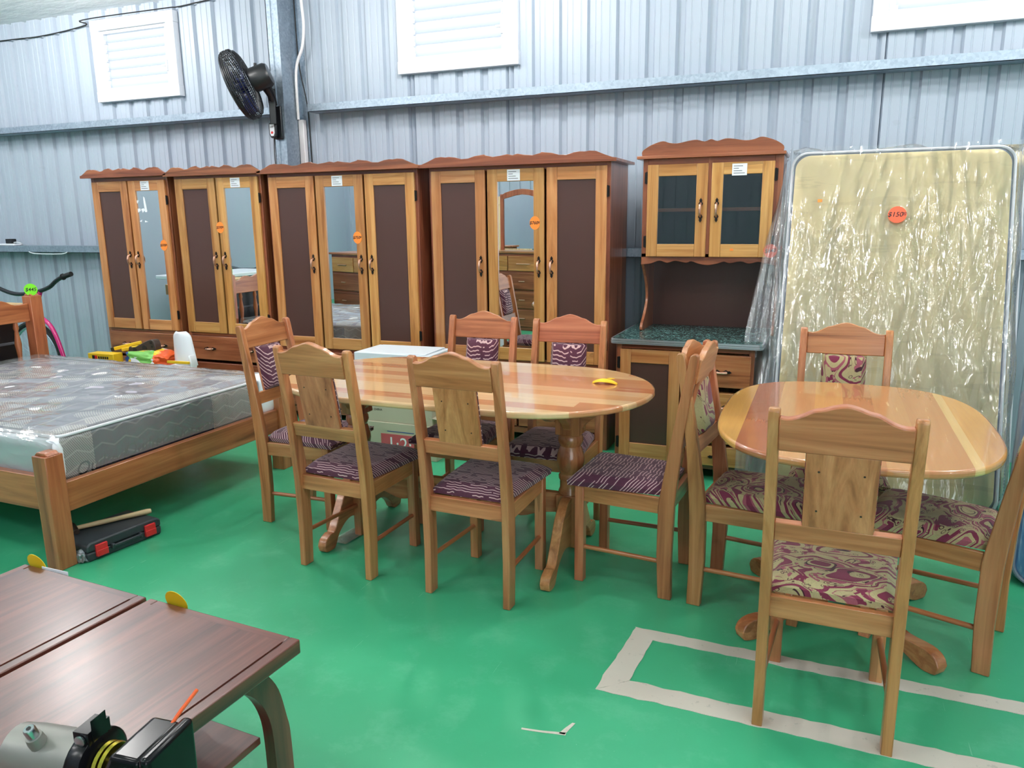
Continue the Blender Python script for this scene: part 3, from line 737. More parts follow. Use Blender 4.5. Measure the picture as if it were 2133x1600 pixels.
# upper part: front plane at local y .345
uy, ub = .345, .70; ux0, ux1 = -.352, .515
ux1 = .50
m = MB(); m.box(ux0, ux0+.018, uy+.02, ub, 1.33, 1.975).box(ux1-.018, ux1, uy+.02, ub, 1.33, 1.975).box(ux0+.018, ux1-.018, uy+.02, ub, 1.345, 1.362)
m.build('upper_sides', M['cedar_z'], K, .001)
m = MB(); m.box(ux0+.018, ux1-.018, ub-.01, ub, .875, 1.975); m.build('back_panel', M['panel'], K, smooth=False)
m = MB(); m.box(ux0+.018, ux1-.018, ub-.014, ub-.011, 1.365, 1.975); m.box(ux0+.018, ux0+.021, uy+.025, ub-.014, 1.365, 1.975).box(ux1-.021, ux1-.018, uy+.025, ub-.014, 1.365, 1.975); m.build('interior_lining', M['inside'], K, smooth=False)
m = MB(); m.box(ux0+.021, ux1-.021, uy+.03, ub-.012, 1.648, 1.670); m.build('shelf', M['ped_x'], K, .002)
m = MB(); m.box(ux0, ux0+.033, uy, uy+.02, 1.36, 1.975).box(ux1-.05, ux1, uy, uy+.02, 1.36, 1.975).box(.056, .086, uy, uy+.02, 1.36, 1.975); m.mi = 1
m.box(ux0+.033, ux1-.05, uy+.0005, uy+.02, 1.93, 1.975)
val = [(ux0, 1.385), (ux1, 1.385), (ux1, 1.335)]
n = 10
vv = []
for u, h in ((1, .0), (.93, .012), (.86, .024), (.80, .012), (.74, .026), (.66, .014), (.62, .024), (.57, .010), (.5, .0), (.43, .010), (.38, .024), (.34, .014), (.26, .026), (.20, .012), (.14, .026), (.07, .006), (0, .0)):
    vv.append((ux0+(ux1-ux0)*u, 1.312+h))
m.prism([(ux0, 1.385), (ux1, 1.385)] + sp2(vv, 3), 'y', uy, uy+.02)
m.build('upper_frame', [M['cedar_z'], M['cedar_x']], K, .002)
for a, b, hd, lb in ((ux0+.033, .060, 'r', False), (.082, ux1-.048, 'l', True)):
    d = door(K, a, b, 1.365, 1.940, uy-.021, 'glass', .070, .072, .080, hd, hz=1.655)
    if lb:
        label_card(d, (a+b)/2-.02, uy-.0215, 1.895, .088, .07); price_tag(d, b+.0, uy-.022, 1.405, '$640', .040, 'red_orange', .1, None, 1.05)
        m = MB(); m.box(a+.13, a+.15, uy-.0225, uy-.021, 1.405, 1.417); m.build('sticker', M['orange'], d)
    for z in (1.86, 1.46): hinge(d, a-.006 if hd == 'r' else b+.008, uy-.012, z)
for sx in (ux0, ux1-.018):
    m = MB(); fr = sp2([(uy+.01, .874), (uy+.0, .885), (uy+.012, .92), (uy+.07, .96), (uy+.13, 1.02), (uy+.16, 1.08), (uy+.14, 1.16), (uy+.07, 1.25), (uy+.01, 1.31), (uy+.01, 1.335)], 4)
    m.prism(fr + [(ub-.01, 1.335), (ub-.01, .874)], 'x', sx, sx+.018); m.build('curved_bracket', M['cedar_z'], K, .002)
m = MB(); m.box(ux0-.035, ux1+.012, uy-.04, ub, 1.975, 1.995); m.build('top_board', M['cedar_x'], K, .003)
m = MB()
cw = ux1-ux0
prof = [(0, 0), (0, .03), (.05, .06), (.12, .082), (.16, .086), (.2, .075), (.26, .07), (.34, .082), (.40, .086), (.455, .074), (.5, .086)]
prof = prof + [(1-a, b) for a, b in prof[-2::-1]]
m.prism(sp2([(ux0-.005+(cw+.0)*a, 1.995+b) for a, b in prof], 3), 'y', uy-.02, uy+.0); m.build('scalloped_crest', M['cedar_x'], K, .002)

# ------------------------------------------------------------------ dining chairs
def make_chair(fabric):
    """origin on the floor midway between the back legs, seat towards +y"""
    c = thing('dining_chair', 'x', 'chair')
    back = [(-.034, 0), (-.030, .20), (-.036, .42), (-.042, .50), (-.060, .70), (-.088, .90), (-.112, 1.055), (-.112, 1.072), (-.104, 1.080), (-.090, 1.080), (-.080, 1.072), (-.074, 1.05), (-.046, .90), (-.010, .70), (.022, .50), (.033, .42), (.034, .20), (.024, 0)]
    for s in (-1, 1):
        m = MB(); x = s*.190; m.prism(back, 'x', x-.0165, x+.0165); m.build('back_leg', M['chair_z'], c, .004)
        m = MB(); x = s*.170; m.box(x-.021, x+.021, .372, .414, 0, .455); m.build('front_leg', M['chair_z'], c, .003)
        m = MB(); m.tube([(s*.186, .02, .165), (s*.171, .38, .165)], .0105, 10); m.build('stretcher', M['bed_y'], c)
        m = MB()
        m.prism([(s*.176, .03), (s*.198, .03), (s*.184, .38), (s*.162, .38)], 'z', .385, .455); m.build('side_apron', M['chair_y'], c, .002)
    m = MB(); m.box(-.175, .175, -.016, .008, .385, .455); m.build('rear_apron', M['chair_x'], c, .002)
    m = MB(); m.box(-.150, .150, .380, .404, .385, .455); m.build('front_apron', M['chair_x'], c, .002)
    lean = math.atan2(.064, .33)
    B = Matrix.Translation((0, -.030, .655)) @ Matrix.Rotation(lean, 4, 'X')
    m = MB(); m.box(-.174, .174, -.012, .014, .0, .064, B); m.build('lower_rail', M['chair_x'], c, .003)
    top = sp2([(-.174, .410), (-.15, .408), (-.12, .417), (-.085, .437), (-.06, .443), (-.03, .454), (0, .460), (.03, .454), (.06, .443), (.085, .437), (.12, .417), (.15, .408), (.174, .410)], 3)
    m = MB(); m.prism([(-.174, .305)] + top + [(.174, .305)], 'y', -.013, .013, B); m.build('crest_rail', M['chair_x'], c, .004)
    m = MB(); m.box(-.097, .097, -.012, .004, .062, .307, B); m.build('back_splat', M['chair_z'], c, .002)
    for px in (-.06, .06):
        for pz in (.12, .25):
            m = MB(); m.lathe([(.0032, 0), (.0032, .0012)], 8, B @ Matrix.Translation((px, -.0125, pz)) @ Matrix.Rotation(PI/2, 4, 'X')); m.build('screw', M['rust'], c)
    def cushion(x0a, x1a, y0, y1, hgt, base, mat=None, taper=0.0, n=14, e=5.0):
        m = MB()
        def fn(u, v):
            a, b = 2*u-1, 2*v-1
            k = max(0.0, (1-abs(a)**e))*max(0.0, (1-abs(b)**e))
            wx = x0a+(x1a-x0a)*v
            return Vector((a*wx, y0+(y1-y0)*v, base+hgt*(k**.30)))
        top = [[fn(i/n, j/n) for j in range(n+1)] for i in range(n+1)]
        tf = (lambda p: mat @ p) if mat else (lambda p: p)
        V = [[m.bm.verts.new(tf(p)) for p in row] for row in top]
        for i in range(n):
            for j in range(n): m._f([V[i][j], V[i+1][j], V[i+1][j+1], V[i][j+1]])
        loop = [V[i][0] for i in range(n+1)] + [V[n][j] for j in range(1, n+1)] + [V[i][n] for i in range(n-1, -1, -1)] + [V[0][j] for j in range(n-1, 0, -1)]
        lo = [m.bm.verts.new(tf(Vector((q.x*.985, y0+(q.y-y0)*.99+.002, base-.022)))) for q in [top[i][0] for i in range(n+1)] + [top[n][j] for j in range(1, n+1)] + [top[i][n] for i in range(n-1, -1, -1)] + [top[0][j] for j in range(n-1, 0, -1)]]
        L = len(loop)
        for i in range(L): m._f([loop[i], lo[i], lo[(i+1)%L], loop[(i+1)%L]])
        m._f(lo[::-1]); return m
    cushion(.174, .207, .010, .446, .036, .480).build('seat_cushion', M[fabric], c)
    # back pad on the front of the splat
    m = MB(); n = 10
    def fb(u, v):
        a, b = 2*u-1, 2*v-1; k = max(0, 1-abs(a)**5)*max(0, 1-abs(b)**6)
        return B @ Vector((a*.099, .006+.034*k**.45, .064+.241*v))
    m.grid(fb, n, n*2)
    m.box(-.099, .099, .0045, .0065, .064, .305, B); m.build('back_pad', M[fabric], c)
    return c
def place(c, x, y, deg, label, group):
    c.location = (x, y, 0); c.rotation_euler = (0, 0, math.radians(deg)); c['label'] = label; c['group'] = group
plum = make_chair('plum'); g1 = 'plum striped chairs round the oval table'
spots = [(-1.338, 2.794, -2.7, 'plum striped chair seen from behind, right of two on near side of oval table'),
         (-2.034, 2.828, -3.9, 'plum striped chair seen from behind, left of two on near side of oval table'),
         (-2.745, 3.395, -90, 'plum striped chair at the bed end of oval table'),
         (-.540, 3.283, 86.4, 'plum striped chair at right end of oval table facing left'),
         (-1.775, 3.875, 180, 'plum striped chair behind the oval table, nearer the white carton'),
         (-1.255, 3.86, 181, 'plum striped chair behind the oval table, nearer the hutch')]
for i, s in enumerate(spots): place(plum if i == 0 else copy_tree(plum), *s, g1)
pais = make_chair('paisley'); g2 = 'paisley chairs round the small table'
spots = [(.087, 2.368, -1.4, 'paisley chair seen from behind, standing on the floor tape'),
         (-.393, 3.275, -97.3, 'paisley chair left of small table, back to back with plum chair'),
         (.670, 3.12, 73.3, 'paisley chair right of the small table beside blue mattress'),
         (.118, 3.93, 180, 'paisley chair behind small table in front of the straw mattress')]
for i, s in enumerate(spots): place(pais if i == 0 else copy_tree(pais), *s, g2)

# ------------------------------------------------------------------ oval dining table
def s_leg(L, h, t=.045):
    """sawn S-curved foot in the (u,z) plane: u outwards from post"""
    up = [(0, h), (.05, h-.006), (.12, h*.80), (.18, h*.52), (.235, h*.27), (L-.06, .085), (L-.015, .066), (L, .036)]
    lo = [(L-.01, .006), (L-.035, 0), (L-.085, .004), (.20, .06), (.14, .10), (.08, .11), (0, .085)]
    return sp2(up, 4) + sp2(lo, 4)
T = thing('oval_dining_table', 'long oval dining table of striped honey boards with six plum chairs', 'table', (-1.60, 3.325, 0))
def oval(a_s, a_e, b, n=24, bow=.0):
    pts = []
    for k in range(n+1):
        t = -PI/2 + PI*k/n; pts.append((a_s + a_e*math.cos(t), b*math.sin(t)))
    for k in range(n+1):
        t = PI/2 + PI*k/n; pts.append((-a_s + a_e*math.cos(t), b*math.sin(t)))
    return pts
m = MB(); m.prism(oval(.40, .53, .522), 'z', .822, .850); m.build('table_top', M['oval_top'], T, .009, seg=3)
m = MB()
for sx in (-1, 1):
    m.prism([(-.40, .822), (.40, .822), (.40, .80), (.34, .775), (-.34, .775), (-.40, .80)], 'x', sx*.56-.02, sx*.56+.02)
m.box(-.72, .72, -.03, .03, .79, .822)
m.build('top_bearer', M['chair_y'], T, .003)
for sx, px in ((-1, -.62), (1, .55)):
    p = MB()
    p.box(px-.058, px+.058, -.058, .058, .635, .80)
    prof = [(.050, .635), (.058, .62), (.060, .60), (.050, .575), (.055, .56), (.064, .53), (.066, .50), (.060, .465), (.050, .44), (.056, .43), (.056, .415), (.050, .405), (.050, .37), (.056, .355), (.058, .34)]
    p.lathe(prof, 20, Matrix.Translation((px, 0, 0)))
    p.box(px-.055, px+.055, -.055, .055, .085, .34)
    post = p.build('turned_post', M['ped_z'], T, .003)
    for s in (-1, 1):
        R_ = Matrix.Translation((px, 0, 0)) @ Matrix.Rotation(PI/2*s, 4, 'Z') @ Matrix.Translation((.05, 0, 0))
        q = MB(); q.prism(s_leg(.325, .335), 'y', -.023, .023, R_); q.build('foot', M['chair_y'], T, .005)
    q = MB()
    for s in (-1, 1):
        q.prism(sp2([(.055, .80), (.20, .80), (.195, .775), (.15, .765), (.13, .73), (.09, .70), (.055, .66)], 3), 'y', -.02, .02, Matrix.Translation((px, 0, 0)) @ Matrix.Rotation(PI/2*s, 4, 'Z'))
        q.prism(sp2([(.055, .80), (.20, .80), (.195, .775), (.15, .765), (.13, .73), (.09, .70), (.055, .66)], 3), 'y', -.02, .02, Matrix.Translation((px, 0, 0)) @ Matrix.Rotation(PI/2+PI/2*s, 4, 'Z'))
    q.build('corbel', M['chair_x'], T, .003)
m = MB()
low = sp2([(.495, .24), (.40, .225), (.30, .195), (.20, .215), (.12, .185), (.05, .20), (-.035, .175), (-.12, .20), (-.19, .185), (-.27, .215), (-.37, .195), (-.47, .225), (-.565, .24)], 3)
m.prism([(-.565, .335), (.495, .335)] + low, 'y', -.018, .018); m.build('stretcher_board', M['ped_x'], T, .003)

# price card lying folded on it
t = MB(); t.grid(lambda u, v: Vector(((u-.5)*.12, (v-.5)*.07*math.sin(PI*max(.08, min(.92, u))), .012+.018*(1-(2*u-1)**2)-.02*abs(v-.5))), 12, 4)
o = t.build('price_card', M['yellow_paper'], None, loc=(-.925, 3.46, .846)); o.modifiers.new('solid', 'SOLIDIFY').thickness = .001
tag(o, 'curled yellow price card lying on the oval table top', 'price card')

m = MB(); m.prism([(-.018, 0), (.0, -.010), (.02, .004), (.0, .009)], 'z', .8503, .852)
tag(m.build('paper_scrap', M['yellow_paper'], None, loc=(-.93, 3.585, 0)), 'tiny yellow paper scrap on oval table behind the curled card', 'scrap')

# ------------------------------------------------------------------ small boat-shaped table
T = thing('pedestal_table', 'small boat-shaped pedestal table with paisley chairs round it', 'table', (.137, 3.187, 0))
def superell(a, b, e, n=72):
    out = []
    for k in range(n):
        t = 2*PI*k/n; c, s = math.cos(t), math.sin(t)
        out.append((a*math.copysign(abs(c)**(2/e), c), b*math.copysign(abs(s)**(2/e), s)))
    return out
m = MB(); m.prism(superell(.487, .655, 2.9), 'z', .822, .850); m.build('table_top', M['boat_top'], T, .010, seg=3)
m = MB()
for L, ax_ in ((.42, 0), (.52, 1)):
    Rm = Matrix.Rotation(PI/2*ax_, 4, 'Z')
    m.prism(sp2([(-L, .822), (-L, .80), (-L+.04, .78), (-.12, .77), (-.07, .72), (.07, .72), (.12, .77), (L-.04, .78), (L, .80), (L, .822)], 3), 'y', -.025, .025, Rm)
m.build('top_bearer', M['ped_x'], T, .003)
m = MB(); m.box(-.06, .06, -.06, .06, .60, .77); m.lathe([(.055, .60), (.075, .57), (.08, .52), (.06, .46), (.05, .42), (.06, .40), (.06, .375)], 20); m.box(-.062, .062, -.062, .062, .13, .38)
m.build('pedestal_post', M['ped_z'], T, .003)
m = MB(); m.box(-.06, .06, -.075, .075, .10, .13); m.build('hub_block', M['honey_y'], T, .004)
for sx in (-1, 1):
    for sy in (-1, 1):
        a = math.atan2(sy*.33, sx*.355)
        R_ = Matrix.Rotation(a, 4, 'Z') @ Matrix.Translation((.065, 0, 0))
        q = MB(); q.prism(s_leg(.415, .34), 'y', -.026, .026, R_); q.build('foot', M['ped_x'], T, .006)

# ------------------------------------------------------------------ bed, mattress
BX, BY = -3.315, 2.39; brot = math.radians(-1.0)
BED = thing('bed_frame', 'brown wooden double bed frame holding a wrapped mattress', 'bed', (BX, BY, 0), brot)
def post(x, y, h, s=.092):
    m = MB(); a = s/2; m.box(x-a, x+a, y-a, y+a, 0, h-.012); m.prism([(x-a+.001, h-.012), (x+a-.001, h-.012), (x+a-.02, h+.004), (x-a+.02, h+.004)], 'y', y-a+.014, y+a-.014)
    return m.build('bed_post', M['bed_z'], BED, .004)
BW, BL = 1.62, 2.25
post(0, 0, .575); post(0, BW, .575); hp = post(-BL, BW, 1.10); post(-BL, 0, 1.10)
m = MB(); m.box(-.008, .030, .046, BW-.046, .265, .412); m.build('foot_rail', M['bed_y'], BED, .004)
m = MB(); m.box(-BL+.046, -.046, -.022, .016, .285, .455); m.build('side_rail', M['bed_x'], BED, .004)
m = MB(); m.box(-BL+.046, -.046, BW-.016, BW+.022, .285, .455); m.build('side_rail', M['bed_x'], BED, .004)
for k in range(13):
    m = MB(); xx = -.12-k*.157; m.box(xx-.045, xx+.045, .016, BW-.016, .365, .383); m.build('slat', M['raw_y'], BED)
m = MB(); hz = sp2([(BW-.046, 1.035), (BW-.15, 1.03), (BW-.24, 1.07), (BW-.34, 1.055), (BW-.48, 1.09), (BW/2, 1.13), (.48, 1.09), (.34, 1.055), (.24, 1.07), (.15, 1.03), (.046, 1.035)], 3)
m.prism([(.046, .90), (BW-.046, .90)] + hz, 'x', -BL-.016, -BL+.016); m.build('headboard_rail', M['bed_y'], BED, .004)
m = MB(); m.box(-BL-.016, -BL+.016, .046, BW-.046, .40, .52); m.build('headboard_rail', M['bed_y'], BED, .004)
for k in range(7):
    yy = .046+(BW-.092)*(k+.5)/7
    m = MB(); m.lathe([(.014, .52), (.018, .56), (.022, .60), (.014, .63), (.020, .70), (.024, .74), (.017, .80), (.013, .84), (.02, .86), (.014, .90)], 12, Matrix.Translation((-BL, yy, 0))); m.build('spindle', M['bed_z'], BED)
tg = Matrix.Translation((-BL+.03, BW-.02, 1.135)) @ Matrix.Rotation(math.radians(40), 4, 'Z') @ Matrix.Rotation(PI/2, 4, 'X')
price_tag(BED, 0, 0, 0, '$445', .045, 'green_paper', 0, tg, 1.0)
m = MB()
for yy in (-.0, .02): m.lathe([(.008, 0), (.006, .006)], 10, Matrix.Translation((-.055, -.023, .40)) @ Matrix.Rotation(PI/2, 4, 'X'))
m.build('bolt', M['steel'], BED)

MT = thing('mattress', 'quilted lilac-grey mattress in clear plastic lying on the bed', 'mattress', (BX, BY, .383), brot)
mx0, mx1, my0, my1, mh = -2.18, -.035, .09, 1.56, .255
def pad(m, x0, x1, y0, y1, z0, z1, r=.05, nu=30, nv=24, wob=0.0, dome=.015):
    """closed rounded slab"""
    def prof(t):   # t 0..1 around half section edge -> inset,z
        pass
    def sec(a, r):  # rounded rect loop
        return rr(x0+a, x1-a, y0+a, y1-a, r, 5)
    loops = []
    for a, z in ((.012, z0), (.002, z0+.02), (0, z0+.05), (0, z1-.05), (.004, z1-.025), (.015, z1-.008), (.035, z1)):
        loops.append([(p[0], p[1], z) for p in sec(a, r)])
    V = []
    for L in loops:
        row = []
        for p in L:
            d = wob*noise.noise(Vector(p)*6.0) if wob else 0
            row.append(m.bm.verts.new((p[0]+d, p[1]+d, p[2]+d)))
        V.append(row)
    n = len(V[0])
    for A, B_ in zip(V, V[1:]):
        for j in range(n): m._f([A[j], A[(j+1)%n], B_[(j+1)%n], B_[j]])
    m._f(V[0][::-1]); m._f(V[-1]); return m
m = MB(); pad(m, mx0, mx1, my0, my1, 0, mh-.012); m.build('border', M['ticking_side'], MT)
m = MB(); rx = .03
def topf(u, v):
    x = mx0+rx+(mx1-mx0-2*rx)*u; y = my0+rx+(my1-my0-2*rx)*v
    e = (max(0, 1-abs(2*u-1)**8)*max(0, 1-abs(2*v-1)**8))
    q = .008*math.sin(x*19)*math.sin(y*19+1.0)
    return Vector((x, y, mh-.013+(.020+q)*e))
m.grid(topf, 60, 48); m.build('quilted_top', M['ticking'], MT)
m = MB(); lp = [Vector((p[0], p[1], mh-.020)) for p in rr(mx0-.002, mx1+.002, my0-.002, my1+.002, .05, 6)]
m.tube(lp, .008, 8, True); m.build('piping', M['piping'], MT)
m = MB()
fx = Matrix.Translation((mx1+.0022, 0, 0)) @ Matrix.Rotation(PI/2, 4, 'Z') @ Matrix.Rotation(PI/2, 4, 'X')
m.text('Quilted Normal', .095, fx @ Matrix.Translation((.75, .060, 0)), .0004, shear=.3)
m.text('Quilted', .095, fx @ Matrix.Translation((.30, .045, 0)), .0004, shear=.3)
m.build('printed_words', M['ink'], MT)
# foam corner guards under the film
def foam(m, x0, x1, y0, y1, z0, z1):
    pad(m, x0, x1, y0, y1, z0, z1, .035, wob=.012)
m = MB(); foam(m, -.62, .0, .035, .10, .02, .235); m.build('foam_guard', M['white_plastic'], MT)
m = MB(); foam(m, -.16, .005, 1.47, 1.61, .02, .262); m.build('foam_guard', M['white_plastic'], MT)
# clear film
m = MB()
def film(u, v):
    x = mx0-.01+(mx1-mx0+.03)*u; y = my0-.075+(my1-my0+.14)*v
    z = mh+.014
    ex = max(0, (u-.965)/.035); ey = max(0, (.04-v)/.04); ey2 = max(0, (v-.97)/.03)
    drop = max(ex, ey, ey2)
    z -= .30*drop*.8 if drop else 0
    if drop: z = max(z, .035)
    w = .007*noise.noise(Vector((x*5, y*9, 1.0)))+.004*noise.noise(Vector((x*14, y*22, 4.0)))
    if ey > 0: y = my0-.072-.006*ey
    if ex > 0: x = mx1+.014+.006*ex
    ridge = .014*max(0, 1-abs((y-.95-.45*(x+1.1))*14)) + .012*max(0, 1-abs((y-.45-.55*(x+.9))*16))
    return Vector((x, y, z+w*(1-drop)+ridge*(1-drop)*(1 if x > -1.6 else .3)))
m.grid(film, 110, 90); m.build('plastic_film', M['film_bed'], MT, keep=True)

# things on the far side of the bed, on top of a carton
o = MB(); o.box(-.46, .40, -.17, .17, 0, .46); tag(o.build('carton', M['carton'], None, .004, loc=(-5.17, 4.62, 0)), 'cardboard carton hidden behind the bed, carrying bags and tools', 'box')
def blob(name, label, cat, mats, loc, size, seed, colour_fn=None, rough=.25, n=20):
    m = MB()
    me = bmesh.ops.create_icosphere(m.bm, subdivisions=4, radius=1.0)
    for v in me['verts']:
        p = v.co.copy(); d = 1+rough*noise.noise(p*1.6+Vector((seed, 0, 0)))+.12*noise.noise(p*4+Vector((0, seed, 0)))
        q = Vector((math.copysign(abs(p.x)**.7, p.x), math.copysign(abs(p.y)**.7, p.y), math.copysign(abs(p.z)**.8, p.z)))*d
        v.co = Vector((q.x*size[0], q.y*size[1], max(-.92*size[2], q.z*size[2])+.92*size[2]))
    if colour_fn:
        for f in m.bm.faces: f.material_index = colour_fn(f.calc_center_median())
    o = m.build(name, mats, None, loc=loc); return tag(o, label, cat)
blob('printed_bag', 'shiny green, orange and blue printed plastic bag behind the bed', 'bag', [M['green_print'], M['orange_print'], M['blue_print'], M['card'], M['tool_yellow'], M['red_latch']], (-4.95, 4.56, .46), (.24, .12, .085), 3.1,
     lambda c: 2 if c.x < -.14 and noise.noise(c*14) > -.1 else (1 if c.x > .12 else (3 if noise.noise(c*11+Vector((5, 0, 0))) > .22 else (4 if noise.noise(c*9) > .30 else (5 if noise.noise(c*13+Vector((0, 7, 0))) > .38 else 0)))))
y_ = thing('tool_box', 'flat yellow tool carton lying behind the bed below the left wardrobe', 'box', (-5.41, 4.52, .46), math.radians(4))
m = MB(); m.box(-.13, .13, -.05, .05, 0, .12); m.build('carton_body', M['tool_yellow'], y_, .003)
m = MB(); m.box(-.085, -.060, -.052, -.05, .075, .105); m.mi = 1; m.box(-.058, -.035, -.052, -.05, .075, .105); m.mi = 0
for k in range(5): m.box(-.025+.022*k, -.010+.022*k, -.0512, -.05, .078, .098)
m.build('printed_patch', [M['ink'], M['red_latch']], y_)
c_ = thing('clamp', 'yellow plastic clamps piled on the carton behind the bed', 'clamp', (-5.24, 4.60, .60))
m = MB(); m.obox((0, 0, .035), (.26, .03, .03), (0, -.22, .15)).obox((.06, -.03, .02), (.20, .028, .028), (0, -.18, -.1)).obox((.02, .02, .0), (.1, .03, .03)); m.build('clamp_bars', M['tool_yellow'], c_, .006)
m = MB(); m.obox((-.15, 0, .0), (.06, .03, .03), (0, -.2, .1)); m.build('clamp_tip', M['black_plastic'], c_, .004)
s_ = thing('saw_guard', 'dark brown tool casting with round holes on the bag behind bed', 'tool', (-5.03, 4.57, .585), math.radians(-6))
m = MB(); m.prism(sp2([(-.16, .0), (-.15, .05), (-.08, .055), (-.02, .075), (.04, .10), (.12, .125), (.16, .11), (.17, .03), (.13, .0), (.0, -.005), (-.16, .0)], 3)[:-1], 'y', -.03, .03); m.build('casting', M['dark_brown_tool'], s_, .006)
for hx, hz_, hr in ((-.075, .03, .022), (.045, .05, .028), (.125, .10, .010), (.135, .07, .010)):
    m = MB(); m.lathe([(hr, 0), (hr, .003)], 14, Matrix.Translation((hx, -.030, hz_)) @ Matrix.Rotation(PI/2, 4, 'X')); m.build('hole', M['ink'], s_)
f_ = thing('plastic_shell', 'white moulded plastic seat shell with yellow tape behind the bed', 'seat shell', (-4.60, 4.50, -.045), math.radians(4))
m = MB()
def shell(u, v):
    a = 2*u-1; w = .082+.028*(1-v)
    r = 1-max(0, (v-.80)/.20)**2.5*.45
    return Vector((a*w*r+.018*(1-v), .05*a*a, .57+.265*v))
m.grid(shell, 14, 16); o = m.build('shell_back', M['white_plastic'], f_); o.modifiers.new('solid', 'SOLIDIFY').thickness = .014
m = MB(); m.prism([(-.09, .52), (.115, .52), (.125, .60), (.115, .645), (.10, .66), (.105, .57), (-.09, .575)], 'y', -.02, .05); m.build('shell_seat', M['white_plastic'], f_, .008)
m = MB(); m.box(-.092, .112, -.036, -.02, .592, .612); m.build('yellow_tape', M['tool_yellow'], f_, .002)
m = MB(); m.box(-.02, .04, -.02, .06, .06, .53).box(-.13, .13, -.10, .16, .045, .065); m.build('stand', M['white_plastic'], f_, .006)

# bicycle behind the headboard
b_ = thing('bicycle', 'pink bicycle with black handlebar leaning by the wall behind headboard', 'bicycle', (-6.95, 5.05, 0))
m = MB(); m.tube([Vector((.33*math.cos(2*PI*k/40), 0, .36+.33*math.sin(2*PI*k/40))) for k in range(40)], .024, 8, True); m.build('tyre', M['rubber'], b_)
m = MB(); m.tube([Vector((.295*math.cos(2*PI*k/40), 0, .36+.295*math.sin(2*PI*k/40))) for k in range(40)], .012, 6, True)
for k in range(12): a = PI*k/12; m.tube([(.29*math.cos(a), 0, .36+.29*math.sin(a)), (-.29*math.cos(a), 0, .36-.29*math.sin(a))], .0018, 4)
m.build('wheel_rim', M['galv'], b_)
m = MB(); m.tube(smoothpath([(.20, -.02, 1.0), (.13, -.02, .86), (.15, -.03, .78), (.20, -.03, .745), (.28, -.03, .69), (.335, -.03, .60), (.385, -.03, .46), (.42, -.03, .32), (.45, -.03, .2)]), .020, 10); m.build('frame_tube', M['pink'], b_)
m = MB(); m.tube([(.10, -.02, .98), (.16, -.02, .80)], .018, 8).tube([(.16, -.03, .8), (.05, -.03, .36)], .012, 8).tube([(0, -.04, .36), (0, .04, .36)], .02, 8); m.build('fork', M['black_plastic'], b_)
m = MB(); m.tube(smoothpath([(-.62, -.02, 1.14), (-.45, -.02, 1.06), (-.30, -.02, 1.0), (-.12, -.02, .968), (.10, -.02, .985), (.20, -.02, 1.005), (.33, -.02, 1.045), (.42, -.02, 1.10), (.50, -.02, 1.135), (.56, -.02, 1.15)]), .019, 10); m.build('handlebar', M['black_plastic'], b_)
m = MB(); m.tube([(.52, -.02, 1.142), (.63, -.02, 1.170)], .022, 10).lathe([(.03, 0), (.03, .012)], 12, Matrix.Translation((.515, -.02, 1.14)) @ Matrix.Rotation(PI/2-.25, 4, 'Y')); m.build('grip', M['rubber'], b_)

# black plastic drawer tower and carton behind the headboard
d_ = thing('drawer_tower', 'black plastic drawer tower behind the bed headboard', 'drawers', (-5.95, 3.55, 0))
m = MB(); m.box(-.25, .25, -.55, .45, 0, .90); m.build('tower_body', M['black_plastic'], d_, .01)
for k in range(5):
    m = MB(); m.box(.25, .262, -.54, .44, .04+.17*k, .06+.17*k); m.build('drawer_edge', M['grey_trim'], d_, .003)
m = MB(); m.prism([(-.6, .0), (.5, 0), (.5, .10), (.1, .125), (-.6, .10)], 'x', -.22, .20)
tag(m.build('carton', M['carton'], None, .003, loc=(-5.95, 3.75, .90)), 'flat brown carton lying on the drawer tower behind headboard', 'box')

# ------------------------------------------------------------------ toolbox and hammer under the bed
t_ = thing('tool_case', 'charcoal tool case with red latches on floor beside bed post', 'tool case', (-3.35, 2.68, 0), math.radians(-86))
m = MB(); m.prism([(-.20, .0), (.20, 0), (.205, .02), (.205, .045), (-.205, .045), (-.205, .02)], 'y', -.15, .10); m.build('case_base', M['grey_case'], t_, .008)
t_.rotation_euler = (0, 0, math.radians(83))
m = MB(); m.prism([(-.205, .047), (.205, .047), (.205, .08), (.185, .095), (-.185, .095), (-.205, .08)], 'y', -.15, .10); m.build('case_lid', M['grey_case'], t_, .008)
m = MB(); m.box(-.075, .075, -.170, -.158, .035, .05).box(-.085, -.07, -.17, -.148, .03, .055).box(.07, .085, -.17, -.148, .03, .055); m.build('carry_handle', M['grey_case'], t_, .004)
for s in (-.135, .135):
    m = MB(); m.box(s-.03, s+.03, -.162, -.15, .018, .078); m.box(s-.03, s+.03, -.166, -.162, .018, .05); m.build('latch', M['red_latch'], t_, .004)
h_ = thing('hammer', 'claw hammer with pale wooden handle lying on the tool case', 'hammer', (-3.345, 2.70, .113), math.radians(62))
m = MB(); m.tube([(-.16, 0, .0), (-.05, 0, .0), (.05, 0, 0), (.18, 0, 0), (.20, 0, 0)], [.011, .013, .012, .015, .012], 10); m.build('hammer_handle', M['raw_x'], h_)
m = MB(); m.tube([(-.165, -.06, .0), (-.165, .0, .004), (-.165, .02, .004)], [.014, .015, .014], 10).prism([(-.18, .02), (-.15, .02), (-.152, .05), (-.160, .085), (-.170, .085), (-.178, .05)], 'z', -.006, .010); m.build('hammer_head', M['rust'], h_, .002)
blob('crumpled_foil', 'crumpled grey wrapper on floor between bed post and tool case', 'wrapper', [M['foil']], (-3.262, 2.455, .0), (.026, .020, .030), 8.8, rough=.8)

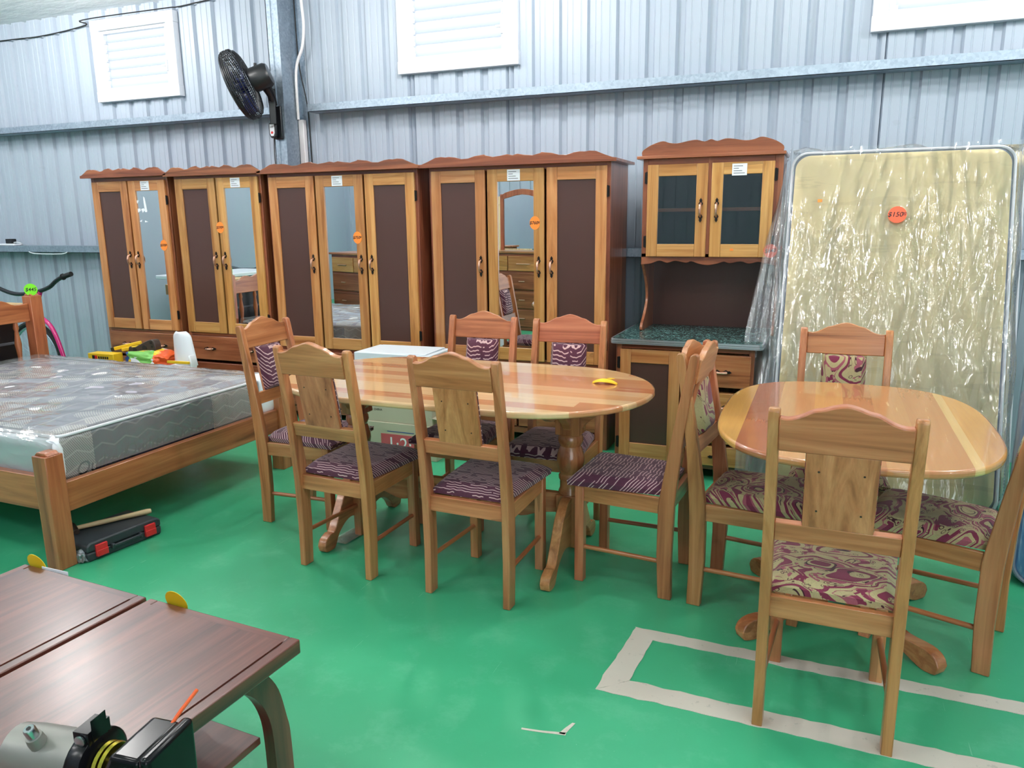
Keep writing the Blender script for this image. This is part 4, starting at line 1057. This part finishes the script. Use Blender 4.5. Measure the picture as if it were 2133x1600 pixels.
# ------------------------------------------------------------------ cartons behind the oval table
b1 = thing('carton', 'white glossy carton printed 1-2-3 on floor behind oval table', 'box', (-2.66, 4.62, 0))
m = MB(); m.box(-.28, .30, -.16, .16, 0, .245); m.build('carton_body', M['carton_grey'], b1, .003)
m = MB(); m.box(-.13, .22, -.163, -.16, .03, .165); m.mi = 1
m.text('1·2·3', .13, Matrix.Translation((.05, -.164, .095)) @ Matrix.Rotation(PI/2, 4, 'X'), .0005, shear=0); m.mi = 2
m.box(-.08, .13, -.1615, -.16, .182, .187); m.build('printed_label', [M['pinkred'], M['card'], M['blue_print']], b1)
m = MB(); m.lathe([(.022, 0), (.022, .003)], 16, Matrix.Translation((-.255, -.161, .205)) @ Matrix.Rotation(PI/2, 4, 'X')); m.build('hand_hole', M['ink'], b1)
b2 = thing('carton', 'plain brown carton marked MADE IN CHINA on top of the 1-2-3 carton', 'box', (-2.66, 4.62, .245))
m = MB(); m.box(-.29, .27, -.15, .15, 0, .36); m.build('carton_body', M['carton_grey'], b2, .003)
m = MB(); m.text('MADE IN CHINA', .022, Matrix.Translation((-.20, -.1505, .085)) @ Matrix.Rotation(PI/2, 4, 'X'), .0004, shear=0); m.build('lettering', M['ink'], b2)
m = MB(); m.obox((.30, -.12, .05), (.11, .05, .004), (.1, .2, .2)); m.build('flap', M['carton_grey'], b2)
b3 = thing('carton', 'flat white carton on top of the carton stack behind oval table', 'box', (-2.66, 4.62, .605))
m = MB(); m.box(-.31, .27, -.17, .17, 0, .125); m.obox((-.02, .0, .128), (.5, .3, .006), (.012, -.01, 0)); m.build('carton_body', M['carton_white'], b3, .003)
m = MB(); m.text('OVLK', .04, Matrix.Translation((.02, -.1705, .085)) @ Matrix.Rotation(PI/2, 4, 'X'), .0004, shear=0); m.build('lettering', M['ink'], b3)

# ------------------------------------------------------------------ upright mattresses
lean = math.atan2(.62, 1.97)
def upright(name, label, bottom, W, L, t, mats, film_on=True):
    R_ = thing(name, label, 'mattress', bottom); R_.rotation_euler = (-lean, 0, 0)
    m = MB()
    def sec(a, r): return rr(-W/2+a, W/2-a, a, L-a, r, 7)
    rows = []
    for a, y in ((.02, 0), (.004, .012), (0, .03), (0, t-.03), (.004, t-.012), (.02, t)):
        rows.append([m.bm.verts.new((p[0], y, p[1])) for p in sec(a, .085)])
    n = len(rows[0])
    for A, B_ in zip(rows, rows[1:]):
        for j in range(n): m._f([A[j], A[(j+1)%n], B_[(j+1)%n], B_[j]])
    m.mi = 1; m._f(rows[0][::-1]); m._f(rows[-1])
    m.build('cover', mats, R_)
    for y in (.004, t-.004):
        m = MB(); m.tube([Vector((p[0], y, p[1])) for p in sec(.004, .085)], .009, 8, True); m.build('piping', M['piping'], R_)
    return R_
A_ = upright('mattress', 'straw-coloured mattress in clear plastic leaning upright with $150 tag', (.355, 4.50, .042), 1.155, 2.035, .13, [M['lilac_foam'], M['damask']])
B2 = upright('mattress', 'grey mesh-edged mattress leaning upright behind the straw mattress', (.425, 4.66, .048), 1.16, 2.040, .15, [M['mesh_border'], M['damask']])
m = MB()
def wrap(u, v):
    x = -.585+1.175*u; z = .0+2.05*v
    k = .55+.6*noise.noise(Vector((x*2.2+4, z*1.6, 0)))
    a = noise.noise(Vector((x*7, z*1.3, 2.0)))*.009
    rdg = 1-abs(noise.noise(Vector((x*7+z*1.0, z*1.2, 5.0))))*2.4
    a += (rdg*rdg if rdg > 0 else 0)*.011*k
    rdg = 1-abs(noise.noise(Vector((x*15-z*1.6, z*2.4, 8.0))))*2.4
    a += (rdg*rdg if rdg > 0 else 0)*.005*k
    a += noise.noise(Vector((x*16, z*14, 9.0)))*.0016*k
    return Vector((x, -.030-1.5*a, z))
m.grid(wrap, 170, 230); m.build('plastic_film', M['film_upright'], A_, keep=True)
m = MB()
def skirt(u, v):     # loose film hanging off the left edge
    z = .02+2.05*v
    wd = .02+.17*min(1, max(0, (1-v)/.55))**.8 if v < .97 else .02
    u = 1-u; x = -.585-wd*u; f = .035*u*math.sin(z*3.1+u*9)+.02*noise.noise(Vector((u*7, z*2.2, 3.0)))
    return Vector((x, .0+.06*u+f, z-.0*u))
m.grid(skirt, 36, 120); m.build('loose_film', M['film_loose'], A_, keep=True)
m = MB()
def crown(u, v):     # crumpled film above the top edge
    x = -.58+1.20*u; h = .012+.05*max(0, noise.noise(Vector((x*5.5, 1.3, 0))))+(.045 if u < .14 else 0)*(1-abs(u-.06)/.09 if abs(u-.06) < .09 else 0)
    return Vector((x, .0+.10*v+.02*noise.noise(Vector((x*9, v*3, 2))), 2.036+h*math.sin(PI*min(1, v*1.0+.02))*(1 if v < 1 else 1)))
m.grid(crown, 70, 10); m.build('top_film', M['film_loose'], A_, keep=True)
price_tag(A_, 0, 0, 0, '$150.00', .048, 'red_orange', 0, Matrix.Translation((.005, -.044, 1.635)) @ Matrix.Rotation(PI/2, 4, 'X'), 1.0)
m = MB(); m.box(-.42, -.395, -.045, -.043, 1.715, 1.732); m.build('sticker', M['orange'], A_)
m = MB()
def side(u, v):
    z = .02+2.05*v
    return Vector((.585+.045*math.sin(u*PI)+.02*noise.noise(Vector((u*4, z*3, 7))), .0+.16*u, z))
m.grid(side, 12, 90); m.build('side_film', M['film_loose'], A_, keep=True)

bm_ = thing('mattress', 'blue clouded mattress standing on edge at the right frame edge', 'mattress', (.845, 3.74, 0))
m = MB()
rows = []
for a, y in ((.03, 0), (.008, .02), (0, .05), (0, .17), (.008, .20), (.03, .22)):
    rows.append([m.bm.verts.new((p[0], y, p[1])) for p in rr(a, 1.9-a, .004+a, .92-a, .10, 7)])
n = len(rows[0])
for A, B_ in zip(rows, rows[1:]):
    for j in range(n): m._f([A[j], A[(j+1)%n], B_[(j+1)%n], B_[j]])
m._f(rows[0][::-1]); m._f(rows[-1]); m.build('cover', M['blue'], bm_)
for y in (.008, .212):
    m = MB(); m.tube([Vector((p[0], y, p[1])) for p in rr(.014, 1.886, .016, .908, .10, 7)], .009, 8, True); m.build('piping', M['lilac_foam'], bm_)

# ------------------------------------------------------------------ coffee tables in the foreground
def coffee_table(label, cx, cy, rz, wx=.592, ly=1.16, h=.47):
    C_ = thing('coffee_table', label, 'coffee table', (cx, cy, 0), rz, None)
    a = wx/2
    m = MB(); m.box(-a+.034, a-.034, -ly+.034, -.034, h-.044, h); m.build('table_top', M['dark_y'], C_, .0)
    m = MB()
    for s in (-1, 1):
        x0, x1 = (a-.034, a) if s > 0 else (-a, -a+.034)
        m.box(x0, x1, -ly, 0, h-.046, h-.003)
    m.mi = 1
    m.box(-a+.034, a-.034, -.034, 0, h-.046, h-.003).box(-a+.034, a-.034, -ly, -ly+.034, h-.046, h-.003)
    m.build('edge_moulding', [M['dark_y'], M['dark_x']], C_, .004)
    # arched legs: boards in the y-z plane set in from both sides
    for s in (-1, 1):
        for e in (0, 1):
            o_ = sp2([(-.125, h-.046), (-.075, h-.085), (-.03, h-.16), (-.006, h-.26), (.004, .15), (.008, 0)], 4)
            i_ = sp2([(-.062, 0), (-.064, .15), (-.075, .24), (-.11, .32), (-.165, .375), (-.24, h-.060), (-.28, h-.046)], 4)
            pts = o_ + i_
            if e: pts = [(-ly-y, z) for y, z in pts]
            m = MB(); x = s*(a-.085); m.prism(pts, 'x', x-.019, x+.019); m.build('leg', M['dark_z'], C_, .003)
    m = MB(); m.box(-a+.045, a-.104+.0, -ly+.10, -.085, .150, .172) if False else m.box(-a+.106, a-.106, -ly+.075, -.075, .150, .172); m.build('shelf', M['dark_y'], C_, .003)
    return C_
# far edge of both tops runs along one slightly turned line
cz = math.radians(-3.2)
CT1 = coffee_table('dark mahogany coffee table nearest the camera with engine on it', -1.595, 1.618, cz)
CT2 = coffee_table('dark mahogany coffee table at left edge, partly out of frame', -2.205, 1.652, cz)
for (x, y, z, lab, r_) in ((-1.79, 1.637, .470, 'yellow round price card stuck to far edge of nearer coffee table', .2), (-2.452, 1.673, .470, 'yellow round price card stuck to far edge of left coffee table', -.15)):
    m = MB(); m.lathe([(.042, 0), (.042, .0015)], 28, Matrix.Rotation(PI/2+.25, 4, 'X')); m.obox((0, .002, 0), (.07, .0012, .002), (0, .5, 0))
    tag(m.build('price_card', M['yellow_paper'], None, loc=(x, y+.003, z)), lab, 'price card')
m = MB(); m.box(-.062, .062, 0, .0015, -.075, .006); tag(m.build('info_card', M['card'], None, loc=(-2.355, 1.666, .466)), 'white paper card hanging at far edge of left coffee table', 'card')

# engine lying on the nearer table
E_ = thing('trimmer_engine', 'grey and black brush-cutter engine lying on the coffee table', 'engine', (-1.415, .955, .47), math.radians(8))
XR = Matrix.Rotation(PI/2, 4, 'Y')
def alongx(x, y=0, z=.06): return Matrix.Translation((x, y, z)) @ XR
m = MB(); m.lathe([(.040, -.115), (.052, -.105), (.056, -.06), (.057, .02), (.064, .045), (.066, .07)], 28, alongx(0)); m.lathe([(.016, 0), (.018, .030), (.016, .048)], 14, Matrix.Translation((-.02, -.02, .085)) @ Matrix.Rotation(.35, 4, 'X')); m.build('gear_housing', M['cast'], E_)
m = MB(); m.lathe([(.012, .04), (.012, .068), (.010, .072)], 16, Matrix.Translation((-.02, -.02, .085)) @ Matrix.Rotation(.35, 4, 'X')); m.mi = 1; m.lathe([(.005, .0721), (.005, .0728)], 6, Matrix.Translation((-.02, -.02, .085)) @ Matrix.Rotation(.35, 4, 'X')); m.build('cap_bolt', [M['steel'], M['ink']], E_)
m = MB(); m.lathe([(.068, .068), (.072, .075), (.072, .105), (.060, .112)], 28, alongx(0)); m.box(.072, .108, -.03, .03, .115, .150); m.box(.108, .1095, -.02, .02, .12, .172); m.build('clamp_flange', M['black_gloss'], E_, .003)
m = MB(); m.lathe([(.012, 0), (.012, .004), (.008, .005)], 14, Matrix.Translation((.09, -.031, .133)) @ Matrix.Rotation(PI/2, 4, 'X')); m.build('flange_hole', M['steel'], E_)
m = MB()
for x in (.114, .128): m.lathe([(.046, 0), (.048, .003), (.046, .010)], 28, alongx(x))
m.build('washer', M['brass'], E_)
m = MB(); m.lathe([(.03, .105), (.03, .17)], 16, alongx(0)); m.prism([(.150, -.03), (.150, .065), (.190, .138), (.195, .150), (.262, .147), (.262, -.05), (.2, -.06)], 'y', -.075, .055); m.build('fuel_tank', M['black_gloss'], E_, .010, seg=3)
m = MB(); m.box(.263, .288, -.08, .06, -.04, .157); m.build('end_cover', M['black_gloss'], E_, .010, seg=3)
m = MB(); m.lathe([(.018, 0), (.018, .03), (.015, .034)], 16, alongx(.288, -.05, .05)); m.build('knob', M['black_gloss'], E_)
m = MB(); m.tube([(.245, .035, .140), (.250, .07, .158), (.258, .115, .178)], .004, 8); m.build('orange_line', M['orange_print'], E_)

# ------------------------------------------------------------------ marks on the floor
m = MB()
def jag(pts, amp=.004, step=.03):
    out = []
    for (a, b) in zip(pts, pts[1:]+pts[:1]):
        L = math.dist(a, b); n = max(1, int(L/step))
        for k in range(n):
            t = k/n; d = amp*noise.noise(Vector((a[0]*9+t*L*20, a[1]*13, 3.3)))*2
            nx, ny = -(b[1]-a[1])/L, (b[0]-a[0])/L
            out.append((a[0]+(b[0]-a[0])*t+nx*d, a[1]+(b[1]-a[1])*t+ny*d))
    return out
m.prism(jag([(-.645, 2.345), (2.2, 2.30), (2.2, 2.392), (-.545, 2.437)]), 'z', .0005, .002)
m.prism(jag([(-.61, 2.805), (2.2, 2.76), (2.2, 2.685), (-.545, 2.735)]), 'z', .0005, .002)
m.prism(jag([(-.645, 2.345), (-.545, 2.437), (-.525, 2.74), (-.61, 2.805)]), 'z', .0005, .0021)
tag(m.build('floor_tape', M['tape'], None, smooth=False), 'worn pale tape outline of a long rectangle on green floor', 'floor marking')
m = MB(); m.prism(jag([(-.81, 2.05), (-.668, 2.072), (-.668, 2.084), (-.81, 2.058)], .002), 'z', .0005, .0015); m.prism(jag([(-.690, 2.075), (-.672, 2.075), (-.655, 2.14), (-.664, 2.14)], .002), 'z', .0005, .0015)
tag(m.build('tape_scrap', M['tape'], None, smooth=False), 'small L-shaped scrap of pale tape on open green floor', 'floor marking')
m = MB(); m.grid(lambda u, v: Vector((-2.27+.10*u+.02*v, 3.08+.20*v, .004+.006*abs(noise.noise(Vector((u*3, v*5, 1)))))), 10, 16)
o = m.build('plastic_sheet', M['film_loose'], None); tag(o, 'small crumpled clear plastic sheet on floor by oval table foot', 'plastic sheet')

# ------------------------------------------------------------------ the far side of the room, seen in the wardrobe mirrors
def chest(label, x, y, rz, w=1.0, h=1.15, mir=False):
    c = thing('chest_of_drawers', label, 'chest of drawers', (x, y, 0), rz)
    m = MB(); m.box(-w/2, w/2, -.42, 0, 0, h); m.build('chest_body', M['cedar_x'], c, .003)
    m = MB(); m.box(-w/2-.03, w/2+.03, -.44, .03, h, h+.03); m.build('chest_top', M['chair_x'], c, .004)
    for k, (a, b) in enumerate(((-w/2+.03, -.01), (.01, w/2-.03))):
        m = MB(); m.box(a, b, 0, .02, h-.25, h-.04); d = m.build('drawer', M['honey_x'], c, .004)
        mm = MB(); mm.tube([(a+.15, .03, h-.15), (b-.15, .03, h-.15)], .006, 6); mm.build('handle', M['copper'], d)
    for k in range(3):
        z1 = h-.28-.27*k; m = MB(); m.box(-w/2+.03, w/2-.03, 0, .02, z1-.24, z1); d = m.build('drawer', M['cedar_x'], c, .004)
        for sx in (-.25, .25): mm = MB(); mm.tube([(sx-.05, .03, z1-.12), (sx+.05, .03, z1-.12)], .006, 6); mm.build('handle', M['copper'], d)
    if mir:
        m = MB()
        for sx in (-1, 1): m.box(sx*.36-.03, sx*.36+.03, -.40, -.37, h+.03, h+.85)
        m.prism(sp2([(-.39, h+.80), (-.30, h+.87), (0, h+.92), (.30, h+.87), (.39, h+.80), (.33, h+.78), (0, h+.84), (-.33, h+.78), (-.39, h+.80)], 3)[:-1], 'y', -.40, -.37); m.build('mirror_frame', M['bed_z'], c, .004)
        m = MB(); m.box(-.33, .33, -.392, -.386, h+.05, h+.82); m.build('mirror', M['mirror'], c, smooth=False)
    return c
chest('tall chest of drawers with arched dresser mirror, reflected in the $760 wardrobe', -4.3, -.35, math.radians(12), 1.15, 1.12, True)
chest('chest of drawers reflected in the mirror of the $750 wardrobe', -6.35, .55, math.radians(20), 1.1, 1.12)
dp = thing('door_leaf', 'unvarnished panelled door leaf leaning against front wall', 'door leaf', (-5.6, -3.55, 0)); dp.rotation_euler = (math.radians(9), 0, 0)
m = MB(); m.box(-.42, -.30, -.02, .02, 0, 2.05).box(.30, .42, -.02, .02, 0, 2.05).box(-.30, .30, -.02, .02, 1.9, 2.05).box(-.30, .30, -.02, .02, 0, .2).box(-.30, .30, -.02, .02, .95, 1.1).box(-.05, .05, -.02, .02, .2, 1.9).box(-.3, .3, -.008, .008, .2, 1.9); m.build('door_panels', M['raw_z'], dp, .003)
pt = thing('folding_table', 'white plastic folding table at the left side of room', 'table', (-7.6, 1.9, 0), .1)
m = MB(); m.prism(rr(-.38, .38, -.75, .75, .06), 'z', .90, .945); m.build('table_top', M['white_plastic'], pt, .006)
for sy in (-.55, .55):
    m = MB(); m.tube([(-.28, sy, 0), (-.28, sy, .90)], .015, 8).tube([(.28, sy, 0), (.28, sy, .90)], .015, 8).tube([(-.28, sy, .3), (.28, sy, .3)], .01, 8); m.build('leg_frame', M['black_plastic'], pt)
blob('wrapped_bundle', 'black plastic covered bundle beyond the folding table', 'bundle', [M['black_gloss']], (-8.6, .3, 0), (.55, .8, .50), 2.2, rough=.3)
for k, (x, y, z, s, lb) in enumerate(((-6.6, 2.55, 0, .5, 'large brown carton on floor left of the bed'), (-6.6, 2.5, .5, .36, 'small brown carton on top of another left of the bed'))):
    m = MB(); m.box(-s/2, s/2, -s/2, s/2, 0, s); tag(m.build('carton', M['carton'], None, .004, loc=(x, y, z)), lb, 'box')

# ------------------------------------------------------------------ daylight
w = bpy.data.worlds.new('sky'); sc.world = w; w.use_nodes = True
nt = w.node_tree; bg = nt.nodes['Background']
bg.inputs['Color'].default_value = (.86, .93, 1.0, 1); bg.inputs['Strength'].default_value = 2.1
L = bpy.data.lights.new('added_daylight', 'AREA'); L.shape = 'RECTANGLE'; L.size = LIGHT_GAP[1]-LIGHT_GAP[0]; L.size_y = LIGHT_GAP[2]; L.energy = 60; L.color = (.88, .94, 1)  # area lamp added outside the front opening to strengthen its daylight
o = bpy.data.objects.new('added_daylight', L); COL.objects.link(o); o.location = ((LIGHT_GAP[0]+LIGHT_GAP[1])/2, YF-.15, LIGHT_GAP[2]/2); o.rotation_euler = (PI/2, 0, 0)

# ------------------------------------------------------------------ camera
cam = bpy.data.cameras.new('camera'); co = bpy.data.objects.new('camera', cam); COL.objects.link(co)
cam.sensor_width = 36; cam.sensor_fit = 'HORIZONTAL'; cam.lens = 36*1605/2133; cam.clip_start = .05; cam.clip_end = 100
R = [[0.9279888, 0.3724471, -0.010956], [0.068504, -0.1994394, -0.9775127], [-0.3662568, 0.9063703, -0.2105917]]
co.matrix_world = Matrix(((R[0][0], -R[1][0], -R[2][0], 0), (R[0][1], -R[1][1], -R[2][1], 0), (R[0][2], -R[1][2], -R[2][2], 1.62), (0, 0, 0, 1)))
sc.camera = co
vs = sc.view_settings; sc.display_settings.display_device = 'sRGB'
vs.view_transform = 'Standard'; vs.look = 'None'; vs.gamma = 1; vs.use_curve_mapping = False; vs.exposure = 0.18
sc.cycles.use_denoising = True; sc.cycles.max_bounces = 8; sc.cycles.diffuse_bounces = 4; sc.cycles.transparent_max_bounces = 12
sc.cycles.sample_clamp_indirect = 8.0; sc.cycles.caustics_reflective = False; sc.cycles.caustics_refractive = False
